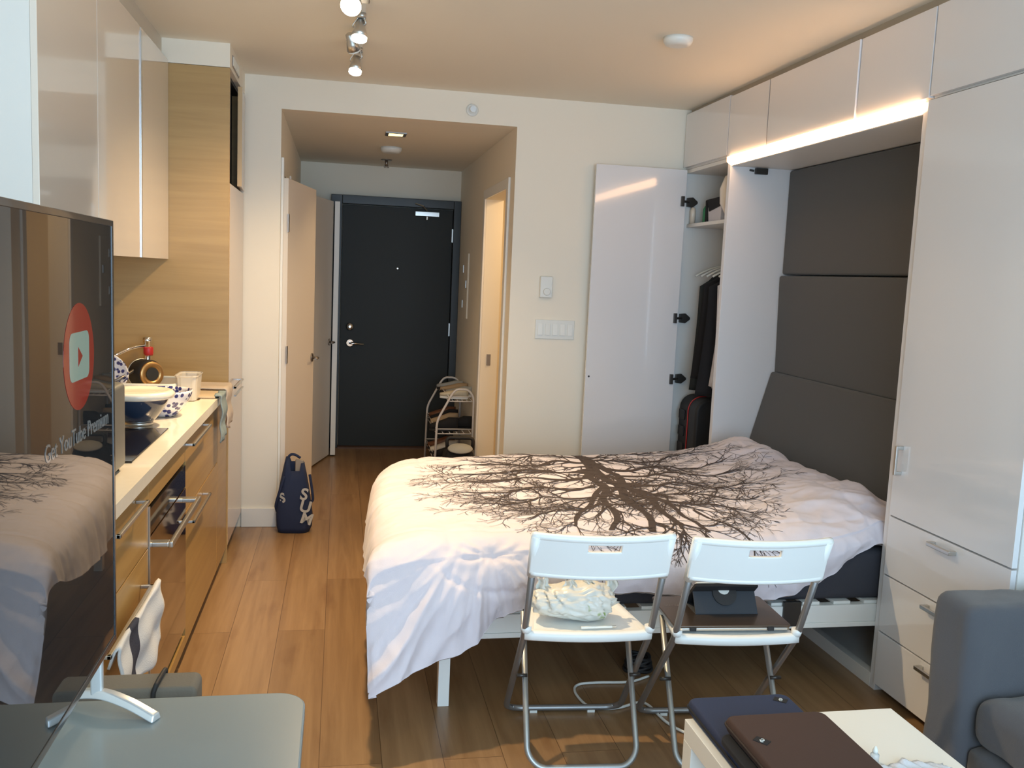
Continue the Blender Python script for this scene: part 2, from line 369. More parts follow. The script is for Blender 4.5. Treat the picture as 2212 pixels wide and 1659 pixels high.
# ------------------------------------------------------------------ ceiling and wall fittings
def disc_fit(name, label, cat, c, r, h, m, prof=None):
    bm = BM(); lathe(bm, prof or [(r*.55, -h), (r*.85, -h*.85), (r, -h*.4), (r, 0)], c, 32)
    o = obj(name, bm, m); return tag(o, label, cat)
disc_fit('smoke_detector', 'round white smoke detector on the main ceiling', 'smoke detector', (1.386, 3.78, 2.54), .063, .035, M['whiteplastic'])
disc_fit('smoke_detector', 'round white smoke detector on the hallway ceiling', 'smoke detector', (.33, 6.55, 2.37), .075, .04, M['whiteplastic'])
t = thing('recessed_downlight', 'small square lit downlight in the hallway ceiling', 'ceiling light', (.323, 5.89, 2.37))
bm = BM(); bx(bm, .258, .388, 5.82, 5.84, 2.362, 2.37); bx(bm, .258, .388, 5.94, 5.96, 2.362, 2.37); bx(bm, .258, .278, 5.84, 5.94, 2.362, 2.37); bx(bm, .368, .388, 5.84, 5.94, 2.362, 2.37)
obj('frame', bm, M['pewter'], t)
obj('lens', bx(BM(), .278, .368, 5.84, 5.94, 2.362, 2.369), M['halllamp'], t)
t = thing('fire_sprinkler', 'small metal fire sprinkler under the hallway ceiling', 'sprinkler', (.332, 7.26, 2.37))
bm = BM(); lathe(bm, [(.04, -.006), (.045, 0)], (.332, 7.26, 2.37)); lathe(bm, [(.012, -.05), (.012, 0)], (.332, 7.26, 2.37), 12)
obj('base', bm, M['pewter'], t)
bm = BM(); lathe(bm, [(.02, -.062), (.02, -.056)], (.332, 7.26, 2.37), 12); tube(bm, [(.317, 7.26, 2.33), (.317, 7.26, 2.312)], .003, 6); tube(bm, [(.347, 7.26, 2.33), (.347, 7.26, 2.312)], .003, 6); obj('deflector', bm, M['steel'], t)
t = thing('wall_sprinkler', 'round sprinkler head with rosette above the hall opening', 'sprinkler', (.72, 5.27, 2.441))
RX = Matrix.Rotation(PI/2, 4, 'X')
obj('rosette', lathe(BM(), [(.036, 0), (.036, .004), (.026, .008), (.02, .004)], (.72, 5.27, 2.441), 28, RX), M['whiteplastic'], t)
obj('deflector', lathe(BM(), [(.008, 0), (.008, .03), (.017, .032), (.017, .035)], (.72, 5.268, 2.441), 16, RX), M['steel'], t)
t = thing('thermostat', 'small white thermostat with round dial on the back wall', 'thermostat', (1.2, 5.27, 1.45))
obj('housing', bx(BM(), 1.162, 1.238, 5.243, 5.27, 1.388, 1.515), M['whiteplastic'], t, bevel=.006, seg=3)
obj('dial', lathe(BM(), [(.022, 0), (.021, .008), (.018, .010)], (1.203, 5.243, 1.424), 28, RX), M['whiteplastic'], t)
t = thing('switch_plate', 'wide white five gang light switch plate on the back wall', 'light switch', (1.27, 5.27, 1.2))
obj('plate', bx(BM(), 1.147, 1.388, 5.262, 5.27, 1.142, 1.257), M['whiteplastic'], t, bevel=.003)
for k in range(5):
    x = 1.176+k*.0455
    obj('rocker', prism(BM(), [(5.262, 1.166), (5.262, 1.234), (5.259, 1.234), (5.255, 1.166)], 'x', x-.015+.0015, x+.015+.0015), mat('switch_white', (.82, .84, .80), .3) if k != 1 else M['whiteplastic'], t, bevel=.001)

# track lights
t = thing('track_light', 'white ceiling track carrying four small spotlights, three lit', 'track light', (.05, 4.0, 2.54))
obj('track', bx(BM(), .045, .075, 3.30, 4.85, 2.515, 2.54), M['whiteplastic'], t, bevel=.002)
obj('end_cap', bx(BM(), .035, .085, 3.46, 3.56, 2.492, 2.516), M['pewter'], t, bevel=.003)
def track_head(pos, d, r=.034, lens='bulb', name='spotlight_head'):
    p = Vector(pos); d = Vector(d).normalized(); top = Vector((.06, pos[1], 2.515))
    bm = BM(); lathe(bm, [(r*.35, -.075), (r*.6, -.07), (r*.62, -.045), (r*.8, -.03), (r, 0), (r*.96, .0)], p, 24, aim_m(d))
    h = obj(name, bm, M['steel'], t)
    obj('lens', lathe(BM(), [(r*.9, .0), (r*.9, .008), (r*.5, .011)], p, 24, aim_m(d)), M[lens], h)
    bm = BM(); lathe(bm, [(.018, -.02), (.018, 0)], top, 14); tube(bm, spline([top, top*.6+p*.4+Vector((.02, 0, 0)), p-d*.065], 6), .004, 8); tube(bm, spline([top, top*.5+p*.5+Vector((-.03, 0, 0)), p-d*.04+Vector((-.02, 0, 0))], 6), .0022, 6)
    obj('bracket', bm, M['steel'], h)
track_head((.015, 3.40, 2.435), (-.25, -.75, -.75), .040)
track_head((.052, 3.78, 2.42), (-.05, -.25, -1))
track_head((.045, 4.35, 2.41), (-.1, -.35, -1), .032)
track_head((.035, 4.12, 2.45), (.3, .55, -.8), .030, 'whiteplastic')

# ------------------------------------------------------------------ kitchen
FX = -.54      # front plane of the doors
def bar_handle(parent, x, y0, y1, z, out=.035, m=None, t=.010, z1=None):
    """flat bar pull along Y standing off a face at x"""
    bm = BM(); bx(bm, x+out-t, x+out, y0, y1, z-t/2, z+t/2); bx(bm, x, x+out, y0, y0+t, z-t/2, z+t/2); bx(bm, x, x+out, y1-t, y1, z-t/2, z+t/2)
    return obj('handle', bm, m or M['steel'], parent, bevel=.0015)
# near drawer unit
t = thing('drawer_cabinet', 'oak drawer cabinet left of the oven, towel on its lower pull', 'kitchen cabinet', (-.86, 2.45, 0))
obj('body', bx(BM(), -1.178, FX-.02, 2.17, 2.724, .09, .875), M['oakedge'], t)
d = obj('drawer', bx(BM(), FX-.02, FX, 2.172, 2.722, .665, .868), M['oakY'], t, bevel=.0015); bar_handle(d, FX, 2.23, 2.57, .842)
d = obj('drawer', bx(BM(), FX-.02, FX, 2.172, 2.722, .085, .661), M['oakY'], t, bevel=.0015); bar_handle(d, FX, 2.13, 2.62, .583)
# oven
t = thing('built_in_oven', 'built-in black glass oven with long steel bar handle', 'oven', (-.86, 3.05, 0))
obj('body', bx(BM(), -1.15, FX-.02, 2.735, 3.36, .135, .785), M['blackmetal'], t)
obj('control_panel', bx(BM(), FX-.02, FX+.002, 2.735, 3.36, .695, .775), M['blackglass'], t, bevel=.001)
d = obj('oven_door', bx(BM(), FX-.02, FX+.003, 2.735, 3.36, .165, .690), M['ovenglass'], t, bevel=.001)
bm = BM(); bx(bm, FX+.048, FX+.062, 2.765, 3.33, .648, .668); bx(bm, FX, FX+.05, 2.765, 2.80, .650, .666); bx(bm, FX, FX+.05, 3.295, 3.33, .650, .666)
obj('handle', bm, M['steel'], d, bevel=.004, seg=3)
obj('side_trim', bx(BM(), FX-.004, FX+.004, 2.726, 2.735, .135, .785), M['steel'], t)
t = thing('oven_housing', 'oak housing panels above and below the oven', 'kitchen cabinet', (-.86, 3.05, 0))
obj('top_panel', bx(BM(), FX-.02, FX, 2.726, 3.368, .787, .868), M['oakY'], t, bevel=.0015)
obj('bottom_panel', bx(BM(), FX-.02, FX, 2.726, 3.368, .085, .128), M['oakY'], t, bevel=.0015)
# far drawer unit and dishwasher front
t = thing('drawer_cabinet', 'oak drawer cabinet right of the oven with two steel pulls', 'kitchen cabinet', (-.86, 3.8, 0))
obj('body', bx(BM(), -1.178, FX-.02, 3.371, 4.235, .09, .875), M['oakedge'], t)
d = obj('drawer', bx(BM(), FX-.02, FX, 3.373, 4.232, .600, .868), M['oakY'], t, bevel=.0015); bar_handle(d, FX, 3.34+.02, 3.80, .848)
d = obj('drawer', bx(BM(), FX-.02, FX, 3.373, 4.232, .085, .596), M['oakY'], t, bevel=.0015); bar_handle(d, FX, 3.34+.02, 3.79, .562)
t = thing('sink_cabinet', 'narrow oak cabinet front next to the tall unit', 'kitchen cabinet', (-.86, 4.4, 0))
obj('body', bx(BM(), -1.178, FX-.02, 4.238, 4.597, .09, .875), M['oakedge'], t)
obj('door', bx(BM(), FX-.02, FX, 4.240, 4.595, .085, .868), M['oakY'], t, bevel=.0015)
o = box('toe_kick', M['toekick'], (-1.1, -.585, 2.17, 4.598, 0, .084)); tag(o, 'dark brown recessed plinth under the kitchen cabinets', 'plinth')
# worktop with the sink cut out
t = thing('kitchen_worktop', 'cream stone kitchen worktop with a square front edge', 'countertop', (-.85, 3.4, .9))
bm = BM(); Z0, Z1 = .878, .915
bx(bm, -1.18, -.52, 2.16, 4.02, Z0, Z1); bx(bm, -1.18, -.52, 4.50, 4.60, Z0, Z1); bx(bm, -.59, -.52, 4.02, 4.50, Z0, Z1); bx(bm, -1.18, -1.0, 4.02, 4.50, Z0, Z1)
obj('slab', bm, M['quartz'], t)
bm = BM(); bx(bm, -1.0, -.59, 4.02, 4.50, .72, .73); bx(bm, -1.0, -.99, 4.02, 4.50, .73, .905); bx(bm, -.60, -.59, 4.02, 4.50, .73, .905); bx(bm, -.99, -.60, 4.02, 4.03, .73, .905); bx(bm, -.99, -.60, 4.49, 4.50, .73, .905)
obj('sink_basin', bm, M['steel'], t)
o = box('cooktop', M['blackglass'], (-1.08, -.585, 2.73, 3.30, .915, .921), bevel=.002); tag(o, 'black glass cooktop set in the cream worktop', 'cooktop')
o = box('backsplash', M['oakY'], (-1.178, -1.165, 2.16, 4.598, .917, 1.513)); tag(o, 'oak backsplash panel behind the worktop', 'backsplash')
# tall unit
t = thing('tall_cabinet', 'tall oak kitchen unit with a dark open compartment at the top', 'kitchen cabinet', (-.86, 4.93, 0))
obj('side_panel', bx(BM(), -1.179, -.537, 4.600, 4.622, .0, 2.428), M['oakH'], t, bevel=.001)
obj('side_panel', bx(BM(), -1.18, -.557, 5.24, 5.262, .09, 2.428), M['oakH'], t)
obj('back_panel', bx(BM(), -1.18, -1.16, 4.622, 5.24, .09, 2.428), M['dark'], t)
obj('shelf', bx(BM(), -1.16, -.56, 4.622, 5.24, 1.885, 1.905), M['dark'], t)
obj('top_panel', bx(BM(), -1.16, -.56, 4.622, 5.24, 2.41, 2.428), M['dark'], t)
obj('inner_shade_sheet', bx(BM(), -1.16, -.60, 5.20, 5.239, 1.905, 2.41), M['dark'], t)  # added dark sheet; compartment shade is put into these panel colours
d = obj('door', bx(BM(), -.557, -.537, 4.624, 5.26, .87, 1.893), M['tallfront'], t, bevel=.001)
obj('handle', bx(BM(), -.515, -.505, 4.66, 5.02, .885, .893), M['steel'], d)
for y in (4.66, 5.01): obj('handle_post', bx(BM(), -.537, -.505, y, y+.01, .885, .893), M['steel'], d)
d = obj('door', bx(BM(), -.557, -.537, 4.624, 5.26, .09, .866), M['tallfront'], t, bevel=.001)
obj('handle', bx(BM(), -.515, -.505, 4.66, 5.02, .845, .853), M['steel'], d)
obj('door_edge', bx(BM(), -.558, -.536, 4.6225, 4.6245, .09, 1.893), M['oakedge'], t)
# the open top door, hinged at the far side
bm = BM(); bx(bm, 0, .020, -.325, 0, 1.905, 2.405)
bmesh.ops.transform(bm, matrix=Matrix.Translation((-.553, 5.255, 0)) @ Matrix.Rotation(R(3.2), 4, 'Z'), verts=bm.verts)
obj('door', bm, M['tallfront'], t, bevel=.001)
bm = BM(); bx(bm, -.001, .021, -.327, -.3245, 1.905, 2.405)
bmesh.ops.transform(bm, matrix=Matrix.Translation((-.553, 5.255, 0)) @ Matrix.Rotation(R(3.2), 4, 'Z'), verts=bm.verts)
obj('door_edge', bm, M['oakedge'], t)
struct('wall_soffit', bx(BM(), XL, -.537, 4.600, YF, 2.43, 2.54), M['wall'])
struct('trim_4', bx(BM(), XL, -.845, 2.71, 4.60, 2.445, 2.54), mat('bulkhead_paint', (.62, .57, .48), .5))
t = thing('air_vent', 'small grey slotted air vent above the tall kitchen cabinet', 'air vent', (-.535, 4.82, 2.47))
obj('frame', bx(BM(), -.537, -.533, 4.68, 4.96, 2.452, 2.505), M['pewter'], t)
for k in range(7): obj('slat', bx(BM(), -.533, -.529, 4.69+k*.038, 4.708+k*.038, 2.457, 2.50), M['wall'], t)
# wall cabinets
UX = -.815
for y0, y1, lab in ((2.71, 3.325, 'nearest glossy white wall cabinet with bright side panel'), (3.33, 3.985, 'middle glossy white wall cabinet above the cooktop'), (4.01, 4.598, 'last glossy white wall cabinet against the tall oak unit')):
    t = thing('wall_cabinet', lab, 'kitchen cabinet', (-1.0, (y0+y1)/2, 1.52), group='glossy wall cabinets over the worktop')
    obj('body', bx(BM(), -1.178, UX-.0181, y0, y1, 1.52, 2.43), M['matwhite'], t)
    obj('door', bx(BM(), UX-.018, UX, y0+.001, y1-.001, 1.515, 2.44), M['glossK'], t, bevel=.0012)
    if y0 > 3.9: obj('edge_profile', bx(BM(), UX-.02, UX+.004, 3.988, 4.008, 1.515, 2.42), M['alum'], t)

# ------------------------------------------------------------------ wardrobe wall on the right
WX = 2.03
# open wardrobe
t = thing('wardrobe', 'open white wardrobe with hanging clothes and a wide-open door', 'wardrobe', (2.33, 4.96, 0))
obj('side_panel', bx(BM(), WX, 2.62, 5.245, 5.266, 0, 2.185), M['matwhite'], t, bevel=.001)
obj('back_panel', bx(BM(), 2.60, 2.62, 4.66, 5.245, 0, 2.185), M['matwhite'], t)
obj('top_panel', bx(BM(), WX, 2.60, 4.66, 5.245, 2.165, 2.185), M['matwhite'], t)
obj('bottom_panel', bx(BM(), WX, 2.60, 4.66, 5.245, .05, .07), M['matwhite'], t)
obj('plinth', bx(BM(), WX+.02, WX+.04, 4.66, 5.245, 0, .05), M['matwhite'], t)
obj('shelf', bx(BM(), WX+.02, 2.60, 4.66, 5.245, 1.845, 1.865), M['matwhite'], t, bevel=.001)
obj('clothes_rail', tube(BM(), [(2.32, 4.66, 1.66), (2.32, 5.245, 1.66)], .012), M['chrome'], t)
d = obj('door', bx(BM(), 1.455, 2.015, 5.195, 5.215, .075, 2.18), M['gloss'], t, bevel=.001)
for z in (1.995, 1.297, .925, .35):
    bm = BM(); bx(bm, 1.985, 2.005, 5.178, 5.195, z-.03, z+.03); tube(bm, [(2.0, 5.19, z), (2.045, 5.215, z)], .008, 8); 
    prism(bm, [(2.04, z-.026), (2.075, z-.030), (2.105, z-.006), (2.105, z+.006), (2.075, z+.030), (2.04, z+.026)], 'y', 5.222, 5.245)
    obj('hinge', bm, M['blackmetal'], d, bevel=.002)
obj('door_bumper', lathe(BM(), [(.006, 0), (.005, .004)], (1.475, 5.195, .93), 12, RX), M['blackmetal'], d)

# clothes on hangers
def garment(y, z0, m, w, label, seed, zt=1.52, hang=True, x=2.30, d=.035):
    if hang:
        h = thing('coat_hanger', 'white plastic hanger holding the ' + label, 'hanger', (x, y, 1.66), group='hangers on the wardrobe rail')
        pts = spline([(x-.21, y, 1.555), (x-.12, y, 1.60), (x, y, 1.625), (x+.12, y, 1.60), (x+.21, y, 1.555)], 6)
        obj('shoulder_bar', tube(BM(), pts, .006, 8), M['whiteplastic'], h)
        obj('hook', tube(BM(), spline([(x, y, 1.625), (x, y, 1.66), (x-.022, y, 1.676), (x, y, 1.697), (x+.022, y, 1.68)], 5), .003, 6), M['steel'], h)
    o = obj('hanging_garment', hanging_cloth('g', x, y, w, z0, 1.60, m, 0, d, seed), m); tag(o, label + ' on the wardrobe rail', 'clothes'); return o
garment(4.80, .93, mat('white_shirt_cloth', (.72, .74, .80), .85, bump=.3, bscale=200), .44, 'white shirt nearest the bed niche', 2, d=.04)
garment(4.885, .86, mat('dark_cotton', (.015, .016, .02), .9), .46, 'long black coat behind the white shirt', 4)
garment(4.97, .95, M['black'], .45, 'black jacket in the middle', 6)
garment(5.055, .87, mat('black_denim', (.012, .016, .022), .85), .39, 'very dark blue coat', 8, d=.03)
garment(5.14, .86, mat('teal_black_cloth', (.02, .028, .032), .7), .36, 'outermost black garment bag by the side panel', 11, d=.03)
# things on the shelf
t = thing('toiletry_bottle', 'small green bottle on the wardrobe shelf', 'bottle', (2.13, 5.10, 1.865))
obj('bottle_body', lathe(BM(), [(.018, 0), (.02, .006), (.02, .085), (.012, .10), (.010, .105)], (2.125, 5.13, 1.8655), 18), mat('green_plastic', (.05, .30, .14), .3), t)
obj('cap', lathe(BM(), [(.011, 0), (.010, .02)], (2.125, 5.13, 1.97), 14), M['whiteplastic'], t)
o = obj('white_tube', lathe(BM(), [(.016, 0), (.018, .08), (.01, .1)], (2.075, 5.215, 1.865), 16), M['cream']); tag(o, 'pale toiletry tube beside the green bottle', 'bottle')
t = thing('gift_box', 'white box with a black folded lid on the wardrobe shelf', 'box', (2.2, 4.93, 1.865))
obj('box_body', prism(BM(), [(4.86, 1.866), (5.04, 1.866), (5.055, 1.955), (4.86, 1.985)], 'x', 2.10, 2.30), mat('pale_card', (.68, .66, .70), .6), t, bevel=.002)
obj('box_lid', prism(BM(), [(4.86, 1.955), (5.02, 1.930), (5.055, 2.0), (4.86, 2.005)], 'x', 2.094, 2.306), M['black'], t, bevel=.002)
obj('lid_flap', prism(BM(), [(5.03, 1.87), (5.07, 1.87), (5.075, 1.995), (5.055, 2.0)], 'x', 2.094, 2.300), M['black'], t)
bm = BM(); lathe(bm, [(.0, 0), (.07, .02), (.11, .09), (.115, .17), (.09, .24), (.02, .27)], (2.16, 4.76, 1.866), 20)
for v in bm.verts: v.co.y = 4.76+(v.co.y-4.76)*.62
o = obj('cream_bag', bm, M['cream'], smooth=True); tag(o, 'cream rounded bag leaning at the end of the wardrobe shelf', 'bag')
# suitcase
t = thing('suitcase', 'black ribbed suitcase with a red zip line in the wardrobe', 'suitcase', (2.24, 4.98, .07))
pts = rrect(2.062, 2.50, .10, .84, .085)
bm = BM(); prism(bm, pts, 'y', 4.93, 5.05); obj('front_shell', bm, M['rubber'], t, bevel=.018, seg=3)
bm = BM(); prism(bm, pts, 'y', 5.062, 5.20); obj('rear_shell', bm, M['rubber'], t, bevel=.018, seg=3)
bm = BM(); prism(bm, rrect(2.068, 2.494, .106, .834, .08), 'y', 5.045, 5.068); obj('zip_band', bm, M['black'], t)
obj('red_zip', tube(BM(), [(x, 5.054, z) for x, z in rrect(2.064, 2.498, .102, .838, .085)], .0035, 6, closed=True), M['red'], t)
for k in range(6): obj('shell_rib', bx(BM(), 2.050, 2.064, 5.09, 5.17, .19+k*.10, .25+k*.10), M['rubber'], t, bevel=.005)
for x in (2.11, 2.45): obj('wheel', lathe(BM(), [(.010, -.010), (.014, -.008), (.014, .008), (.010, .010)], (x, 4.99, .085), 16, Matrix.Rotation(PI/2, 4, 'Y')), M['rubber'], t)

# wall bed niche
t = thing('wall_bed_cabinet', 'white wall bed niche with grey padded back panels', 'wall bed', (2.33, 3.79, 0))
obj('side_panel', bx(BM(), WX-.003, 2.62, 4.605, 4.64, 0, 2.185), M['gloss'], t, bevel=.0015)
obj('side_panel', bx(BM(), WX-.003, 2.62, 2.945, 2.978, 0, 2.185), M['gloss'], t, bevel=.0015)
obj('top_panel', bx(BM(), WX+.005, 2.62, 2.978, 4.605, 2.14, 2.165), M['matwhite'], t)
obj('back_panel', bx(BM(), 2.60, 2.62, 2.978, 4.605, 0, 2.14), M['matwhite'], t)
obj('base_board', bx(BM(), WX-.003, WX+.03, 2.978, 4.605, 0, .055), M['matwhite'], t, bevel=.001)
obj('base_shelf', bx(BM(), WX+.03, 2.60, 2.978, 4.605, .0, .03), M['matwhite'], t)
def pad(z0, z1, xt, xb, nm='padded_panel'):
    bm = BM(); th = .07
    prism(bm, [(xb, z0), (xt, z1), (xt+th, z1), (xb+th, z0)], 'y', 2.985, 4.598)
    obj(nm, bm, M['greyfab'], t, bevel=.012, seg=3)
pad(1.580, 2.135, 2.365, 2.365); pad(1.040, 1.572, 2.350, 2.365); pad(.50, 1.045, 2.345, 2.20)
bm = BM(); tube(bm, [(2.135, 4.602, 2.125), (2.16, 4.598, 2.122)], .006, 8); bx(bm, 2.165, 2.235, 4.585, 4.605, 2.105, 2.137)
obj('bed_bracket', bm, M['blackmetal'], t, bevel=.004)
t = thing('light_strip', 'long glowing warm light strip along the top of the bed niche', 'light strip', (2.01, 3.79, 2.15))
obj('channel', prism(BM(), [(WX-.001, 2.142), (WX+.018, 2.142), (WX+.018, 2.186), (WX+.004, 2.186)], 'y', 2.982, 4.602), M['matwhite'], t)
obj('diffuser', prism(BM(), [(WX-.002, 2.142), (WX-.028, 2.158), (WX-.030, 2.184), (WX+.003, 2.186), (WX-.0005, 2.142)], 'y', 2.984, 4.60), M['led'], t)

# overhead cupboards along the right wall
def over(y0, y1, z0, z1, lab, px=0):
    t = thing('overhead_cupboard', lab, 'cupboard', (2.33, (y0+y1)/2, 2.19), group='overhead cupboards on the right wall')
    obj('body', bx(BM(), WX+.004, 2.62, y0, y1, 2.188, 2.505), M['matwhite'], t)
    obj('door', bx(BM(), WX-.016-px, WX+.003, y0+.0015, y1-.0015, z0, z1), M['gloss'], t, bevel=.0012)
over(4.64, 5.262, 2.200, 2.512, 'small overhead cupboard in the far corner above the open wardrobe')
over(4.185, 4.634, 2.190, 2.503, 'narrow overhead cupboard at the far end of the light strip')
over(3.40, 4.165, 2.190, 2.500, 'wide overhead cupboard above the middle of the light strip', .006)
over(2.935, 3.396, 2.190, 2.500, 'overhead cupboard at the near end of the light strip')
over(2.305, 2.930, 2.195, 2.500, 'overhead cupboard above the tall drawer unit')
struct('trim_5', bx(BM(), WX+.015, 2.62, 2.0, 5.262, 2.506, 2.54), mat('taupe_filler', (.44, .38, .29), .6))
o = box('gap_shade_strip', M['pewter'], (WX-.014, WX+.003, 4.168, 4.182, 2.19, 2.50)); tag(o, 'grey strip painting the shade of the gap between two overhead cupboards', 'strip')  # stands in the open gap, its dark grey painting the shade there
# tall unit with drawers
t = thing('drawer_wardrobe', 'tall white gloss unit with one door over three drawers', 'wardrobe', (2.33, 2.62, 0))
obj('body', bx(BM(), WX+.004, 2.62, 2.305, 2.940, .03, 2.185), M['matwhite'], t)
obj('plinth', bx(BM(), WX+.03, 2.6, 2.305, 2.940, 0, .03), M['toekick'], t)
d = obj('door', bx(BM(), WX-.016, WX+.003, 2.310, 2.935, .690, 2.180), M['gloss'], t, bevel=.0012)
def pull(d, y0, y1, z0, z1):
    bm = BM()
    if z1-z0 > .05:
        bx(bm, WX-.046, WX-.036, y0, y1, z0, z1); bx(bm, WX-.040, WX-.016, y0, y1, z0, z0+.014); bx(bm, WX-.040, WX-.016, y0, y1, z1-.014, z1)
    else:
        bx(bm, WX-.046, WX-.036, y0, y1, z0, z1); bx(bm, WX-.040, WX-.016, y0, y0+.014, z0, z1); bx(bm, WX-.040, WX-.016, y1-.014, y1, z0, z1)
    obj('handle', bm, M['steel'], d, bevel=.002)
pull(d, 2.885, 2.897, .848, .955)
for z0, z1, hz in ((.465, .684, .652), (.245, .459, .428), (.035, .239, .208)):
    d = obj('drawer', bx(BM(), WX-.016, WX+.003, 2.310, 2.935, z0, z1), M['gloss'], t, bevel=.0012); pull(d, 2.555, 2.675, hz, hz+.014)

# ------------------------------------------------------------------ bed
t = thing('bed_frame', 'white metal wall bed frame folded down with slats', 'bed', (1.2, 3.75, 0))
bm = BM(); bx(bm, .36, 2.10, 2.985, 3.02, .258, .325); bx(bm, .36, 2.10, 2.980, 3.03, .240, .258)
obj('side_rail', bm, M['trim'], t, bevel=.002)
obj('side_rail', bx(BM(), .36, 2.10, 4.53, 4.565, .240, .325), M['trim'], t, bevel=.002)
obj('end_rail', bx(BM(), .32, .36, 2.985, 4.565, .240, .325), M['trim'], t, bevel=.002)
for y in (2.985, 4.52): obj('leg', bx(BM(), .362, .402, y-.01, y+.03, 0, .24), M['trim'], t, bevel=.002)
for k in range(13): obj('slat', bx(BM(), .46+k*.127, .53+k*.127, 2.995, 4.555, .325, .337), M['trim'], t, bevel=.002)
bm = BM(); bx(bm, 1.645, 1.715, 2.975, 2.99, .25, .345); obj('bracket', bm, M['blackmetal'], t, bevel=.002)
bm = BM(); prism(bm, rrect(.33, 2.19, 3.0, 4.55, .06), 'z', .338, .535)
o = obj('mattress', bm, M['mattress'], bevel=.03, seg=4); tag(o, 'thick charcoal mattress under the white duvet', 'mattress')

# duvet: a control net of room points, smoothly interpolated, then creased
# rows run from the near hem (row 0) to the far side; columns from the left hem to the niche
COLS = [
 # near hem          side                top front edge        r3                 r4                 r5                 far edge           far hem
 [(.112,2.70,.175), (.100,2.76,.36), (.105,2.86,.50), (.112,3.10,.44), (.122,3.40,.40), (.132,3.70,.40), (.15,4.05,.42), (.20,4.35,.38)],
 [(.17,2.70,.205),  (.135,2.77,.40), (.130,2.90,.565), (.140,3.10,.56), (.150,3.40,.56), (.162,3.72,.565), (.185,4.08,.56), (.25,4.42,.50)],
 [(.28,2.76,.235),  (.24,2.80,.43), (.23,2.93,.600), (.24,3.15,.612), (.25,3.45,.612), (.27,3.80,.612), (.30,4.20,.605), (.36,4.58,.50)],
 [(.43,2.84,.265),  (.42,2.85,.46), (.41,2.97,.602), (.42,3.18,.615), (.43,3.50,.620), (.45,3.88,.617), (.48,4.32,.607), (.50,4.63,.48)],
 [(.61,2.90,.365),  (.61,2.885,.50), (.62,2.98,.603), (.64,3.20,.617), (.66,3.52,.622), (.68,3.90,.620), (.70,4.34,.608), (.71,4.64,.48)],
 [(.80,2.91,.420),  (.80,2.885,.52), (.81,2.98,.605), (.84,3.20,.620), (.87,3.52,.625), (.90,3.90,.622), (.92,4.36,.612), (.92,4.65,.48)],
 [(1.13,2.92,.415),  (1.12,2.890,.52), (1.12,2.98,.605), (1.15,3.20,.622), (1.17,3.52,.628), (1.19,3.90,.625), (1.20,4.36,.612), (1.20,4.65,.48)],
 [(1.52,2.91,.378), (1.50,2.880,.50), (1.48,2.97,.608), (1.47,3.20,.630), (1.47,3.52,.636), (1.48,3.90,.632), (1.49,4.36,.622), (1.49,4.63,.50)],
 [(1.73,2.92,.435), (1.72,2.895,.53), (1.70,2.98,.618), (1.69,3.20,.650), (1.69,3.50,.655), (1.70,3.85,.655), (1.72,4.30,.655), (1.72,4.60,.53)],
 [(1.90,2.94,.520),(1.90,2.93,.575), (1.90,3.01,.635), (1.92,3.22,.690), (1.92,3.50,.690), (1.92,3.85,.690), (1.94,4.25,.715), (1.92,4.58,.58)],
 [(1.985,2.955,.565),(2.02,2.985,.61), (2.04,3.05,.655), (2.08,3.25,.715), (2.08,3.50,.700), (2.08,3.85,.690), (2.06,4.25,.735), (2.03,4.56,.62)],
 [(2.05,2.992,.56), (2.09,3.00,.60), (2.15,3.06,.63), (2.19,3.25,.655), (2.20,3.50,.655), (2.19,3.85,.650), (2.17,4.22,.66), (2.14,4.55,.58)],
]
NU, NV = len(COLS), len(COLS[0])
NET = [[Vector(p) for p in c] for c in COLS]
def cr(a, b, c, d, t): return .5*((2*b)+(c-a)*t+(2*a-5*b+4*c-d)*t*t+(3*b-a-3*c+d)*t**3)
def net(u, v):
    fu = u*(NU-1); i = min(int(fu), NU-2); tu = fu-i; fv = v*(NV-1); j = min(int(fv), NV-2); tv = fv-j
    row = []
    for ii in (i-1, i, i+1, i+2):
        ii = max(0, min(NU-1, ii)); C = NET[ii]
        row.append(cr(C[max(0, j-1)], C[j], C[j+1], C[min(NV-1, j+2)], tv))
    return cr(*row, tu)
def ridge(p): return 1-abs(noise.noise(p))*2
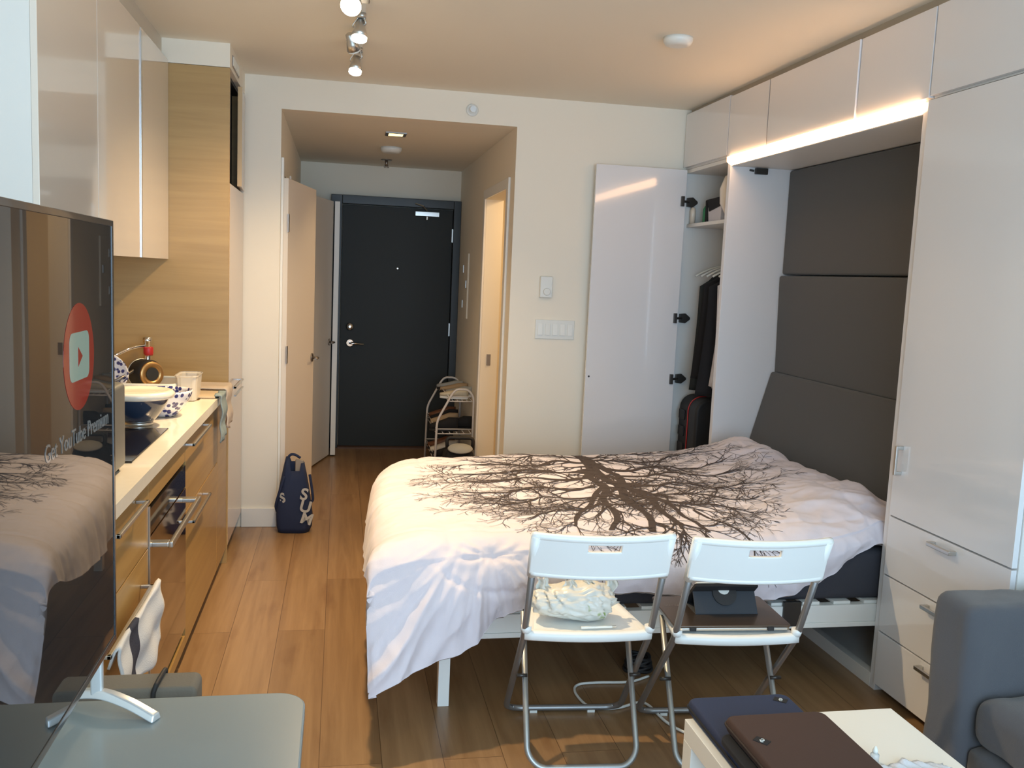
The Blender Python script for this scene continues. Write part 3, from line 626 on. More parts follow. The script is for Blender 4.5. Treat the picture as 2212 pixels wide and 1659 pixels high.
def duv(u, v):
    p = net(u, v); e = .004
    du = net(min(1, u+e), v)-net(max(0, u-e), v); dv = net(u, min(1, v+e))-net(u, max(0, v-e))
    n = du.cross(dv); n = n.normalized() if n.length > 1e-9 else Vector((0, 0, 1))
    side = max(0, 1-v*(NV-1)/2.2)                     # hanging part
    left = max(0, 1-u*(NU-1)/3.2); rght = max(0, (u-.62)/.38)
    # long folds fan out from the front-left corner of the mattress; plain hanging folds further right
    cxn, czn = p.x-.50, p.z-.66; th = math.atan2(czn, cxn); rr = math.hypot(cxn, czn)
    fan = max(0, min(1, (.95-p.x)/.35))
    fr = ridge(Vector((th*3.1, rr*1.6, 3.1)))-.55; fr2 = ridge(Vector((th*6.5+2, rr*3.5, 9.1)))-.55
    up_ = noise.noise(Vector((p.x*8.5+p.z*2.0, p.z*1.5, 3.1)))*.020 + (ridge(Vector((p.x*9+p.z*3, p.z*2.2, 7.7)))-.55)*.008
    f = fan*min(1, rr/.22)*(fr*.036+fr2*.017) + (1-fan)*up_
    lf = (ridge(Vector((p.y*4.2, p.z*1.4, 1.1)))-.55)*.022
    h = f*min(1, side*1.1) + lf*left*(1-.5*side)
    h += side*(.0045*(ridge(Vector((p.x*16, p.y*3, p.z*9)))-.6)+.003*noise.noise(Vector((p.x*30, p.y*9, p.z*20))))
    # crumpled top
    q = Vector((p.x*3.1, p.y*4.3, p.z*2))
    h += .0085*noise.noise(q*1.0+Vector((1.7, .3, 0))) + .0090*(ridge(q*1.5+Vector((5, 2, 1)))-.6)*(.7+1.1*rght) + .0050*(ridge(q*3.6+Vector((.5, 8, 1)))-.6)*(.5+1.6*rght)
    h += .0015*noise.noise(q*11)
    # radiating creases from a tuft near the front-left
    c = Vector((.52, 2.93)); dx, dy = p.x-c.x, (p.y-c.y)*1.3+(p.z-.55)*1.1; r = math.hypot(dx, dy)
    if r < .30: h += -.014*math.exp(-(r/.05)**2) - .008*math.exp(-((r-.20)/.016)**2)*max(0, -math.sin(math.atan2(dy, dx)+.2)) + .0025*math.sin(math.atan2(dy, dx)*9+2*math.sin(dx*30))*math.exp(-((r-.09)/.06)**2)
    # stitched quilting dips
    gx = (p.x+.02) % .40; gx = min(gx, .40-gx); gy = (p.y+.05) % .44; gy = min(gy, .44-gy)
    if v*(NV-1) > 1.6: h -= .006*math.exp(-(min(gx, gy)/.012)**2)*.6 - .004
    # ruffled hem
    hem = max(0, 1-v*(NV-1)/.35); h += hem*.008*math.sin(p.x*40+2*math.sin(p.x*13))*.45; 
    return p + n*h
GU, GV = 330, 230
def vmap(t): return t**1.0
DP = [[None]*GV for _ in range(GU)]
bm = BM()
V = []
for i in range(GU):
    rw = []
    for j in range(GV):
        p = duv(i/(GU-1), j/(GV-1)); DP[i][j] = p; rw.append(bm.verts.new(p))
    V.append(rw)
for i in range(GU-1):
    for j in range(GV-1): bm.faces.new((V[i][j], V[i+1][j], V[i+1][j+1], V[i][j+1])).smooth = True
# hem thickness: a rolled underside along the four borders
def border(seq, inward):
    prev = None
    for a, nb in seq:
        q = bm.verts.new(a.co*1.0 + Vector(inward(a.co)))
        if prev: bm.faces.new((prev[0], a, q, prev[1])).smooth = True
        prev = (a, q)
border([(V[i][0], 0) for i in range(GU)], lambda c: (0, .022, -.012 if c.x > .3 else .0))
border([(V[0][j], 0) for j in range(GV)], lambda c: (.025, 0, .004))
def dpos(u, v):
    fu = max(0, min(GU-1.001, u*(GU-1))); fv = max(0, min(GV-1.001, v*(GV-1))); i, j = int(fu), int(fv); a, b = fu-i, fv-j
    return DP[i][j]*(1-a)*(1-b)+DP[i+1][j]*a*(1-b)+DP[i][j+1]*(1-a)*b+DP[i+1][j+1]*a*b
def dnor(u, v):
    e = .006; n = (dpos(u+e, v)-dpos(u-e, v)).cross(dpos(u, v+e)-dpos(u, v-e)); return n.normalized() if n.length else Vector((0, 0, 1))
# printed tree: grown on the cloth itself in cloth millimetres, trunk from the far edge to the near hem
# inverse lookup: unrolled coordinates of the net
UN = 67; UV = 57
tabl = []
for i in range(UN):
    u = i/(UN-1); acc = None; col = []
    # arc length along v measured from the row of the front edge (v=2/(NV-1))
    ps = [net(u, j/(UV-1)) for j in range(UV)]
    j0 = round(2/(NV-1)*(UV-1)); ln = [0]*UV
    for j in range(j0+1, UV): ln[j] = ln[j-1]+(ps[j]-ps[j-1]).length
    for j in range(j0-1, -1, -1): ln[j] = ln[j+1]-(ps[j]-ps[j+1]).length
    tabl.append((ps[j0].x, ps, ln))
def xy2uv(x, y):
    """x = room x on the front edge line, y = 2.97 + arc length beyond it"""
    lo = None
    for i in range(UN-1):
        if tabl[i][0] <= x <= tabl[i+1][0]: lo = i; break
    if lo is None: return None
    a = (x-tabl[lo][0])/max(1e-6, tabl[lo+1][0]-tabl[lo][0]); s = y-2.97
    def fv(ln):
        for j in range(UV-1):
            if ln[j] <= s <= ln[j+1]: return (j+(s-ln[j])/(ln[j+1]-ln[j]))/(UV-1)
        return None
    v0, v1 = fv(tabl[lo][2]), fv(tabl[lo+1][2])
    if v0 is None or v1 is None: return None
    return ((lo+a)/(UN-1), v0*(1-a)+v1*a)
rg = random.Random(21)
segs = []      # (p, q, wp, wq)
def branch(x, y, ang, w, ln, depth):
    """a wandering limb that splits; angles in the cloth plane"""
    n = max(3, int(ln/.028)); st = ln/n; px, py = x, y; cw = w
    curl = rg.uniform(-.10, .10)
    for k in range(n):
        ang += rg.gauss(curl, .16); nx, ny = px+math.cos(ang)*st, py+math.sin(ang)*st
        nw = max(.0009, w*(1-.62*(k+1)/n)); segs.append(((px, py), (nx, ny), cw, nw)); px, py, cw = nx, ny, nw
        if depth > 0 and k >= 0 and rg.random() < (.68 if depth > 1 else .55):
            sgn = rg.choice((-1, 1)); branch(px, py, ang+sgn*rg.uniform(.35, 1.0), max(.001, cw*rg.uniform(.5, .8)), ln*rg.uniform(.36, .66), depth-1)
    if depth > 0:
        for sgn in (-1, 1): branch(px, py, ang+sgn*rg.uniform(.2, .5), max(.001, cw*.85), ln*rg.uniform(.45, .7), depth-1)
def limb(pts, w0, w1, twigs, depth=2, tl=.16):
    P = spline([(a, b, 0) for a, b in pts], 9); n = len(P)
    for k in range(n-1):
        t = k/(n-1); wa = w0+(w1-w0)*t; wb = w0+(w1-w0)*(k+1)/(n-1)
        segs.append(((P[k].x, P[k].y), (P[k+1].x, P[k+1].y), wa, wb))
    for k in range(twigs):
        t = rg.uniform(.12, 1); i = min(n-2, int(t*(n-1))); d = P[i+1]-P[i]; a = math.atan2(d.y, d.x)+rg.choice((-1, 1))*rg.uniform(.3, 1.15)
        branch(P[i].x, P[i].y, a, (w0+(w1-w0)*t)*rg.uniform(.35, .6), tl*rg.uniform(.6, 1.25)*(1.2-.35*t), depth)
# trunk and forks
limb([(1.10, 4.46), (1.12, 4.26), (1.11, 4.06), (1.08, 3.88)], .050, .040, 6, 2)
limb([(1.06, 3.96), (1.03, 3.76), (1.06, 3.58), (1.00, 3.38), (1.01, 3.16), (.97, 3.02)], .026, .012, 14, 2)
limb([(1.10, 3.98), (1.10, 3.76), (1.13, 3.56), (1.10, 3.36), (1.14, 3.16), (1.12, 2.99)], .034, .015, 15, 2)
limb([(1.12, 4.10), (1.19, 3.86), (1.17, 3.64), (1.22, 3.42), (1.21, 3.22), (1.25, 3.04)], .030, .013, 14, 2)
limb([(1.13, 3.70), (1.20, 3.52), (1.27, 3.34), (1.29, 3.16), (1.33, 2.98)], .020, .008, 12, 2)
limb([(1.05, 3.60), (.98, 3.46), (.93, 3.30), (.86, 3.18), (.84, 3.06)], .016, .006, 10, 2)
limb([(1.05, 3.86), (1.16, 3.80)], .020, .016, 3, 1); limb([(1.04, 3.46), (1.14, 3.40)], .014, .010, 3, 1); limb([(1.12, 3.62), (1.22, 3.60)], .014, .010, 3, 1)
# left crown
for pts, w in (([(1.08, 4.10), (.94, 4.14), (.80, 4.05), (.62, 4.10), (.46, 4.02)], .018), ([(1.05, 3.94), (.92, 3.90), (.76, 3.96), (.58, 3.86), (.40, 3.90)], .022),
               ([(1.03, 3.76), (.90, 3.76), (.74, 3.80), (.58, 3.70), (.40, 3.74)], .022), ([(1.02, 3.62), (.90, 3.56), (.76, 3.62), (.62, 3.50), (.44, 3.54)], .019),
               ([(1.00, 3.46), (.88, 3.42), (.76, 3.44), (.64, 3.34), (.50, 3.36)], .016), ([(.98, 3.32), (.88, 3.24), (.78, 3.24), (.68, 3.14)], .013), ([(1.08, 4.20), (.92, 4.28), (.74, 4.22), (.54, 4.28)], .014)):
    limb(pts, w, .0035, 15, 2, .15)
# right crown
for pts, w in (([(1.13, 4.14), (1.28, 4.16), (1.46, 4.08), (1.62, 4.16), (1.80, 4.14)], .018), ([(1.16, 3.98), (1.32, 3.94), (1.48, 4.00), (1.66, 3.90), (1.82, 3.96)], .021),
               ([(1.19, 3.82), (1.34, 3.80), (1.50, 3.84), (1.66, 3.72), (1.80, 3.74)], .021), ([(1.19, 3.66), (1.34, 3.62), (1.48, 3.66), (1.62, 3.52), (1.76, 3.52)], .020),
               ([(1.22, 3.50), (1.34, 3.46), (1.48, 3.44), (1.60, 3.32), (1.70, 3.32)], .017), ([(1.24, 3.38), (1.36, 3.30), (1.48, 3.28), (1.60, 3.16)], .014), ([(1.13, 4.22), (1.30, 4.32), (1.48, 4.30), (1.68, 4.38)], .014)):
    limb(pts, w, .0035, 15, 2, .15)
# stray twigs over the front edge
limb([(1.36, 3.22), (1.43, 3.04), (1.47, 2.92), (1.45, 2.84)], .008, .0015, 7, 1, .07)
limb([(1.30, 3.00), (1.33, 2.88), (1.31, 2.80)], .005, .001, 4, 1, .05)
limb([(1.24, 3.00), (1.20, 2.90), (1.22, 2.82)], .005, .001, 4, 1, .05)
random.seed(5)
count = 0
for (a, b, wa, wb) in segs:
    if count > 60000: break
    d = Vector((b[0]-a[0], b[1]-a[1])); 
    if d.length < 1e-5: continue
    n = Vector((-d.y, d.x)).normalized(); ex = d.normalized()*.12*max(wa, wb)
    k = max(1, int(max(wa, wb)*2/.012)); verts = []
    ok = True; pts4 = []
    for (c, w, s) in ((Vector(a)-ex, wa, 0), (Vector(b)+ex, wb, 1)):
        row = []
        for q in range(k+1):
            o = c + n*w*(2*q/k-1)*.9; uv = xy2uv(o.x, o.y)
            if uv is None: ok = False; break
            row.append(uv)
        if not ok: break
        pts4.append(row)
    if not ok: continue
    lift = .0016+.0004*((count*7) % 5)/5
    rows = [[bm.verts.new(dpos(u, v)+dnor(u, v)*lift) for u, v in r] for r in pts4]
    for q in range(k):
        f = bm.faces.new((rows[0][q], rows[0][q+1], rows[1][q+1], rows[1][q])); f.material_index = 1; f.smooth = True
    count += 1
print('print segments', len(segs), count)
o = obj('duvet', bm, [M['duvet'], M['print']], recalc=False)
tag(o, 'white duvet printed with a bare brown tree, spilling off the bed', 'duvet')

# ------------------------------------------------------------------ folding chairs
def chair(loc, rz, label):
    """local axes: +x right, +y away from the camera (towards the seat front), origin on the floor below the rear feet bar"""
    t = thing('folding_chair', label, 'chair', loc, rz, group='white folding chairs at the bed', room=False)
    W = .195; tr = .0105
    # backrest tubes run down and forward to the front floor bar
    pts = [(-W, -.105, .735), (-W, .03, .425), (-W-.006, .355, .035), (-W+.03, .378, .016), (W-.03, .378, .016), (W+.006, .355, .035), (W, .03, .425), (W, -.105, .735)]
    obj('back_frame', tube(BM(), rnd(pts, .035), tr, 12), M['greytube'], t)
    # rear legs: from under the seat front down and back to the rear floor bar
    w2 = .172; pts = [(-w2, .245, .415), (-w2, .01, .05), (-w2+.035, -.01, .016), (w2-.035, -.01, .016), (w2, .01, .05), (w2, .245, .415)]
    obj('rear_frame', tube(BM(), rnd(pts, .035), tr*.9, 12), M['greytube2'], t)
    for x in (-w2+.07, w2-.07):
        obj('foot_pad', bx(BM(), x-.013, x+.013, .370, .386, 0, .010), M['whiteplastic'], t)
        obj('foot_pad', bx(BM(), x-.013, x+.013, -.018, -.002, 0, .010), M['whiteplastic'], t)
    for s in (-1, 1): obj('pivot', tube(BM(), [(s*(w2-.006), .128, .250), (s*(W+.006), .128, .250)], .006, 10), M['blackmetal'], t)
    # backrest: curved moulded shell with a hand hole
    def back(x, z, off):
        f = x/(W+.012); yb = -.105-(z-.735)*.30; return Vector((x, yb - .028*(1-f*f)*1.0 + off, z + .004*f*f))
    z0, z1 = .652, .775; nx, nz = 33, 12; hx, hz0, hz1 = .048, .736, .757
    xs = [-(W+.012)+2*(W+.012)*i/(nx-1) for i in range(nx)]
    xs = sorted(set([round(x, 5) for x in xs if abs(abs(x)-hx) > .006]+[-hx, hx]))
    zs = [z0, .660, .672, .688, .705, .722, hz0, hz1, .766, z1]
    bm = BM(); gr = {}
    for side, off in ((0, -.009), (1, .009)):
        for i, x in enumerate(xs):
            for j, z in enumerate(zs):
                # lower edge bows up slightly in the middle
                zz = z + (.012*(1-(x/(W+.012))**2)*(1-(z-z0)/(z1-z0)))*.3
                gr[side, i, j] = bm.verts.new(back(x, zz, off))
    hole = lambda i, j: abs((xs[i]+xs[i+1])/2) < hx and hz0 < (zs[j]+zs[j+1])/2 < hz1
    for i in range(len(xs)-1):
        for j in range(len(zs)-1):
            if hole(i, j): continue
            for side in (0, 1):
                bm.faces.new([gr[side, a, b] for a, b in ((i, j), (i+1, j), (i+1, j+1), (i, j+1))])
            for (a, b), (c, d), ni, nj in (((i, j), (i+1, j), i, j-1), ((i, j+1), (i+1, j+1), i, j+1), ((i, j), (i, j+1), i-1, j), ((i+1, j), (i+1, j+1), i+1, j)):
                out = ni < 0 or nj < 0 or ni >= len(xs)-1 or nj >= len(zs)-1 or hole(ni, nj)
                if out: bm.faces.new((gr[0, a, b], gr[0, c, d], gr[1, c, d], gr[1, a, b]))
    obj('backrest', bm, M['chairwhite'], t, bevel=.004, seg=3)
    # rolled rim along the top and sockets over the tubes
    obj('backrest_rim', tube(BM(), [back(x, z1, 0) for x in xs], .0115, 10), M['chairwhite'], t)
    obj('backrest_rim', tube(BM(), [back(x*.97, z0+.003, -.002) for x in xs], .0095, 10), M['chairwhite'], t)
    for s in (-1, 1):
        bm = BM(); P0 = Vector((s*W, -.063, .645)); P1 = back(s*W, .778, 0)
        tube(bm, [P0, P1], [.0150, .0165], 14); obj('socket', bm, M['chairwhite'], t)
    # seat: thick moulded tray, curved rear edge
    def outline(k):
        o = []
        for i in range(17):
            f = -1+2*i/16; o.append((f*(W+.002-k), .012-.020*(1-f*f)+k))
        for i in range(9):
            f = 1-2*i/8; o.append((f*(.162-k), .285+.012*(1-f*f)-k))
        return o
    def tilt(y): return .425 + (y-.01)*-.035
    bm = BM(); rings = []
    for k, dz in ((.010, -.014), (.0, -.008), (.0, .010), (.006, .016), (.022, .017), (.032, .012)):
        rings.append([bm.verts.new((x, y, tilt(y)+dz)) for x, y in outline(k)])
    for A, B in zip(rings, rings[1:]):
        for i in range(len(A)): bm.faces.new((A[i], A[(i+1) % len(A)], B[(i+1) % len(A)], B[i])).smooth = True
    bm.faces.new(rings[0][::-1]); bm.faces.new(rings[-1])
    obj('seat', bm, M['chairwhite'], t)
    for s in (-1, 1): obj('seat_lug', lathe(BM(), [(.013, 0), (.016, .01), (.016, .022)], (s*(W-.004), .022, .436), 14), M['chairwhite'], t)
    return t
chair((.762, 2.520, 0), R(-4.4), 'white folding chair on the left with a plastic bag on it')
chair((1.218, 2.455, 0), R(-4.0), 'white folding chair on the right with a laptop on it')

# plastic bag with groceries on the left chair
bm = BM(); bmesh.ops.create_icosphere(bm, subdivisions=5, radius=1)
for v in bm.verts:
    c = v.co.normalized(); e = lambda q, p: math.copysign(abs(q)**p, q)
    h = .16*(ridge(Vector((c.x*4.2+c.z*1.5, c.y*1.2, c.z*1.1)))-.5) + .10*(ridge(c*4.1+Vector((3, 1, 0)))-.5)+.04*noise.noise(c*9)
    s = 1+h*(.35 if c.z < -.4 else 1)
    v.co = Vector((e(c.x, .75)*.130*s, e(c.y, .8)*.075*s, .052+e(c.z, .8)*.052*s*(1+.15*math.sin(c.x*4)))); v.co.z = max(.0, v.co.z)
bmesh.ops.transform(bm, matrix=Matrix.Translation((.748, 2.665, .438)) @ Matrix.Rotation(R(-5), 4, 'Z'), verts=bm.verts)
pm = mat('thin_white_plastic_film', (.80, .80, .70), .35, trans=.15, bump=.4, bscale=60)
nt = pm.node_tree; b = nt.nodes['Principled BSDF']; tc = nt.nodes.new('ShaderNodeTexCoord'); n = nt.nodes.new('ShaderNodeTexNoise'); n.inputs['Scale'].default_value = 17
rp = nt.nodes.new('ShaderNodeValToRGB'); rp.color_ramp.elements[0].position = .66; rp.color_ramp.elements[0].color = (.80, .80, .73, 1); rp.color_ramp.elements[1].position = .72; rp.color_ramp.elements[1].color = (.30, .42, .12, 1)
nt.links.new(tc.outputs['Object'], n.inputs['Vector']); nt.links.new(n.outputs['Fac'], rp.inputs['Fac']); nt.links.new(rp.outputs['Color'], b.inputs['Base Color'])
t = thing('plastic_bag', 'crumpled white plastic bag with green print on the left chair', 'bag', (.748, 2.665, .438))
obj('bag_body', bm, pm, t, smooth=True)
for k, (x, y, a) in enumerate(((.665, 2.68, -.5), (.72, 2.64, .2), (.80, 2.65, -.1), (.855, 2.68, .5))):
    bm = BM()
    def fl(u, v, x=x, y=y, a=a, k=k):
        w = .030*(1-.55*v); q = (u-.5)*2
        return (x+q*w+a*.05*v+.006*math.sin(v*9+k), y+.012*math.sin(u*9+k)+.02*v*math.sin(k), .50+v*.062+.004*math.sin(u*14+k*2))
    grid(bm, fl, 12, 10); obj('bag_flap', bm, pm, t, solid=.0012)
t = thing('white_stick', 'thin white plastic stick lying in front of the plastic bag', 'pen', (.79, 2.565, .44))
obj('stick_body', bx(BM(), .745, .845, 2.556, 2.566, .440, .447), M['whiteplastic'], t, bevel=.002)
obj('stick_tip', bx(BM(), .845, .858, 2.557, 2.565, .441, .446), M['steel'], t, bevel=.001)

# laptop and tablet on the right chair
t = thing('laptop', 'closed brown metallic laptop on the right folding chair', 'laptop', (1.222, 2.61, .44), R(-3.5), room=False)
lm = mat('brown_anodised_metal', (.13, .10, .08), .28, .75)
obj('base', prism(BM(), rrect(-.186, .186, -.115, .14, .012), 'z', .004, .014), M['steel'], t, bevel=.002)
l = obj('lid', prism(BM(), rrect(-.188, .188, -.117, .142, .012), 'z', .0145, .022), lm, t, bevel=.0025)
bm = text_bm('SAMSUNG', .016, .0002); bmesh.ops.transform(bm, matrix=Matrix.Translation((-.135, .055, .0224)), verts=bm.verts)
obj('logo', bm, M['pewter'], l)
for x in (-.13, .12): obj('hinge', bx(BM(), x-.010, x+.010, -.121, -.114, .006, .018), M['rubber'], t, bevel=.001)
bm = BM(); bx(bm, -.14, .14, -.09, .11, 0, .004); obj('rubber_feet', bm, M['rubber'], t)
t = thing('tablet', 'tablet propped up in a dark case on top of the laptop', 'tablet', (1.235, 2.63, .462), R(-3), room=False)
cm = mat('dark_blue_grey_case', (.030, .036, .045), .75, bump=.3, bscale=900)
bm = BM(); bx(bm, -.104, .104, 0, .004, 0, .075); bmesh.ops.transform(bm, matrix=Matrix.Translation((0, -.045, .003)) @ Matrix.Rotation(R(-34), 4, 'X'), verts=bm.verts)
obj('case_stand', bm, cm, t, bevel=.002)
bm = BM(); prism(bm, rrect(-.106, .106, 0, .135, .006), 'z', 0, .012); bmesh.ops.transform(bm, matrix=Matrix.Translation((0, .075, .004)) @ Matrix.Rotation(R(137), 4, 'X'), verts=bm.verts)
sl = obj('case_shell', bm, M['black'], t, bevel=.002)
bm = BM(); prism(bm, rrect(-.100, .100, .004, .131, .006), 'z', -.006, 0); bmesh.ops.transform(bm, matrix=Matrix.Translation((0, .075, .004)) @ Matrix.Rotation(R(137), 4, 'X'), verts=bm.verts)
obj('tablet_body', bm, M['whiteplastic'], t, bevel=.002)
bm = BM(); lathe(bm, [(.040, 0), (.040, .003)], (0, 0, 0), 32); bmesh.ops.transform(bm, matrix=Matrix.Translation((0, -.012, .058)) @ Matrix.Rotation(R(56), 4, 'X'), verts=bm.verts)
obj('rotating_disc', bm, M['rubber'], t)
bm = BM(); lathe(bm, [(.019, 0), (.019, .003)], (0, 0, 0), 24); bmesh.ops.transform(bm, matrix=Matrix.Translation((-.002, -.004, .068)) @ Matrix.Rotation(R(40), 4, 'X'), verts=bm.verts)
obj('disc_hub', bm, M['whiteplastic'], t)
obj('base_plate', bx(BM(), -.104, .104, -.045, .075, 0, .003), cm, t, bevel=.001)

# cable and adapter on the floor
o = obj('power_cable', tube(BM(), spline([(1.19, 3.13, .006), (1.10, 3.09, .006), (.976, 3.095, .006), (.90, 3.085, .006), (.872, 3.03, .006), (.885, 2.93, .006), (.93, 2.895, .006), (1.0, 2.895, .006), (1.08, 2.925, .006), (1.11, 2.90, .006), (1.13, 2.78, .006), (1.17, 2.70, .006), (1.22, 2.68, .006), (1.40, 2.69, .006)], 8), .005, 8), M['whiteplastic'])
tag(o, 'white cable looping over the floor under the chairs', 'cable')
bm = BM()
for k in range(5):
    tube(bm, [(1.17+(.055-.003*k)*math.cos(a*PI/10+k), 3.20+(.04)*math.sin(a*PI/10+k), .008+.012*k+.004*math.sin(a)) for a in range(20)], .007, 6, closed=True)
o = obj('coiled_cord', bm, M['rubber']); tag(o, 'black coiled cord on the floor behind the left chair', 'cord')

# ------------------------------------------------------------------ things on the worktop
t = thing('toaster_oven', 'grey metal toaster oven at the near end of the worktop', 'toaster oven', (-.77, 2.45, .915))
obj('housing', prism(BM(), rrect(-.975, -.583, 2.24, 2.662, .03), 'z', .928, 1.163), mat('grey_metal_casing', (.24, .235, .21), .4, .5), t, bevel=.012, seg=3)
for x in (-.95, -.61):
    for y in (2.27, 2.63): obj('foot', lathe(BM(), [(.012, 0), (.014, .016)], (x, y, .915), 12), M['rubber'], t)
blue = mat('blue_and_white_glaze', (.8, .8, .82), .25, coat=.5)
nt = blue.node_tree; b = nt.nodes['Principled BSDF']; tc = nt.nodes.new('ShaderNodeTexCoord'); n = nt.nodes.new('ShaderNodeTexVoronoi'); n.inputs['Scale'].default_value = 55
rp = nt.nodes.new('ShaderNodeValToRGB'); rp.color_ramp.elements[0].position = .38; rp.color_ramp.elements[0].color = (.03, .035, .16, 1); rp.color_ramp.elements[1].position = .5; rp.color_ramp.elements[1].color = (.80, .78, .80, 1)
nt.links.new(tc.outputs['Object'], n.inputs['Vector']); nt.links.new(n.outputs['Distance'], rp.inputs['Fac']); nt.links.new(rp.outputs['Color'], b.inputs['Base Color'])
navyg = mat('navy_enamel', (.02, .035, .07), .15, coat=.6)
def bowl(bm, c, r0, r1, h, th=.005, mtx=None, flare=1.6):
    n = 9; out = [(r0+(r1-r0)*(1-(1-k/n)**flare), h*k/n) for k in range(n+1)]
    inn = [(max(.003, r-th), max(th, z)) for r, z in out[::-1]]
    return lathe(bm, out+inn, c, 32, mtx)
t = thing('mixing_bowl', 'dark navy mixing bowl with a cream lid on the cooktop', 'bowl', (-.70, 3.37, .921))
obj('bowl_body', bowl(BM(), (-.70, 3.37, .932), .050, .105, .095), navyg, t)
obj('foot_ring', lathe(BM(), [(.052, 0), (.048, .012)], (-.70, 3.37, .921), 24), M['steel'], t)
bm = BM(); lathe(bm, [(.106, 0), (.120, .004), (.123, .018), (.117, .027), (.10, .030), (.09, .025), (.02, .025)], (-.70, 3.37, 1.016), 36)
obj('lid', bm, M['cream'], t)
o = obj('patterned_bowl', bowl(BM(), (-.655, 3.60, .917), .045, .105, .10), blue, smooth=False); tag(o, 'blue and white patterned bowl behind the navy mixing bowl', 'bowl')
# drying tub over the sink with pan, bowl and plastic box
t = thing('dish_tub', 'long white dish tub resting over the sink', 'dish tub', (-.80, 4.1, .915))
bm = BM(); bx(bm, -1.05, -.685, 3.96, 4.24, .917, .922)
for a in ((-1.05, -.685, 3.955, 3.962), (-1.05, -.685, 4.238, 4.245), (-1.055, -1.048, 3.955, 4.245), (-.687, -.68, 3.955, 4.245)): bx(bm, *a[:2], *a[2:], .917, .985)
obj('tub_body', bm, M['cream'], t, bevel=.002)
obj('tub_rim', tube(BM(), [(x, y, .985) for x, y in rrect(-1.055, -.68, 3.955, 4.245, .03)], .007, 8, closed=True), M['whiteplastic'], t)
t = thing('plastic_box', 'ribbed clear plastic box at the right end of the dish tub', 'food container', (-.64, 4.06, .915))
bm = BM(); P = rrect(-.672, -.60, 3.99, 4.13, .02, 5)
rings = []
for z, g in ((.918, .0), (.95, .004), (1.0, .010), (1.018, .012), (1.022, .018), (1.026, .018)):
    c = Vector((-.636, 4.06)); ring = []
    for i, p in enumerate(P):
        q = Vector(p)-c; q = q*(1+g/.06+(.03 if i % 2 else 0)); ring.append(bm.verts.new((c.x+q.x, c.y+q.y, z)))
    rings.append(ring)
for A, B in zip(rings, rings[1:]):
    for i in range(len(A)): bm.faces.new((A[i], A[(i+1) % len(A)], B[(i+1) % len(A)], B[i]))
bm.faces.new(rings[0])
obj('container', bm, mat('frosted_plastic', (.86, .80, .70), .3, trans=.35), t, solid=.0015)
t = thing('saucepan', 'dark saucepan lying on its side with a copper base', 'saucepan', (-.80, 4.12, .99))
ax = Vector((.62, -.74, .05)); T = aim_m(ax); c = Vector((-.80, 4.13, 1.012))
bm = BM(); lathe(bm, [(.060, -.095), (.063, -.09), (.062, -.02), (.056, -.004), (.050, 0)], c, 32, T); obj('pan_body', bm, M['rubber'], t)
bm = BM(); lathe(bm, [(.056, -.002), (.052, .003), (.030, .003), (.030, .001)], c, 32, T); obj('copper_base', bm, mat('copper_base', (.62, .36, .14), .3, .8), t)
bm = BM(); lathe(bm, [(.029, .001), (.028, .0042)], c, 32, T); obj('base_disc', bm, M['dark'], t)
bm = BM(); lathe(bm, [(.066, -.098), (.066, -.092), (.060, -.09)], c, 32, T); obj('rim', bm, M['steel'], t)
bm = BM(); tube(bm, spline([c-ax*.06+Vector((-.035, -.03, .02)), c+Vector((-.11, -.07, -.01)), c+Vector((-.16, -.08, -.035))], 6), [.007]*13, 8); obj('handle', bm, M['pewter'], t)
o = obj('patterned_bowl', bowl(BM(), (-.99, 4.06, 1.0), .035, .085, .07, mtx=aim_m((.55, -.55, .55))), blue); tag(o, 'blue and white bowl tilted in the dish tub by the television', 'bowl')
t = thing('kitchen_tap', 'chrome kitchen tap with a red band behind the saucepan', 'tap', (-.86, 4.535, .915))
obj('tap_body', lathe(BM(), [(.028, 0), (.028, .01), (.019, .015), (.019, .20), (.022, .205), (.022, .225), (.008, .23)], (-.90, 4.53, .915), 20), M['chrome'], t)
obj('spout', tube(BM(), spline([(-.90, 4.53, 1.10), (-.95, 4.46, 1.095), (-1.0, 4.40, 1.07), (-1.04, 4.36, 1.04)], 6), .0085, 12), M['chrome'], t)
obj('red_band', lathe(BM(), [(.021, 0), (.023, .01), (.023, .035), (.021, .04)], (-.895, 4.53, 1.055), 20), M['red'], t)

# towels
def cloth_over(name, x0, y0, y1, ztop, drop_f, drop_b, m, label, back=.04, seed=1, folds=.006):
    """a towel lying over an edge/bar that runs along Y at x0: a front flap hangs on the +x side"""
    def f(u, v):
        y = y0+(y1-y0)*u; w = drop_f(u)
        L = w+back; s = L*v
        if s < w: z = ztop-(w-s); x = x0 + folds*math.sin(u*13+seed+z*22)*(1-s/w*.7) + .004*math.sin(z*60+seed)
        else: z = ztop+.004*math.sin(u*7) - drop_b*((s-w)/back)**2; x = x0-(s-w)
        return (x, y+.006*u*math.sin(z*24+seed), z)
    bm = BM(); grid(bm, f, 36, 30)
    o = obj(name, bm, m, solid=.006); tag(o, label, 'towel'); return o
tw = mat('striped_tea_towel', (.66, .68, .70), .95, bump=.6, bscale=260)
nt = tw.node_tree; b = nt.nodes['Principled BSDF']; tc = nt.nodes.new('ShaderNodeTexCoord'); sx = nt.nodes.new('ShaderNodeSeparateXYZ')
rp = nt.nodes.new('ShaderNodeValToRGB'); rp.color_ramp.interpolation = 'CONSTANT'; els = rp.color_ramp.elements
wh = (.66, .68, .70, 1); dk = (.03, .035, .06, 1)
els[0].position = 0; els[0].color = wh; els[1].position = .2238; els[1].color = dk
for p_, c_ in ((.2272, wh), (.2296, dk), (.2318, wh)): e = els.new(p_); e.color = c_
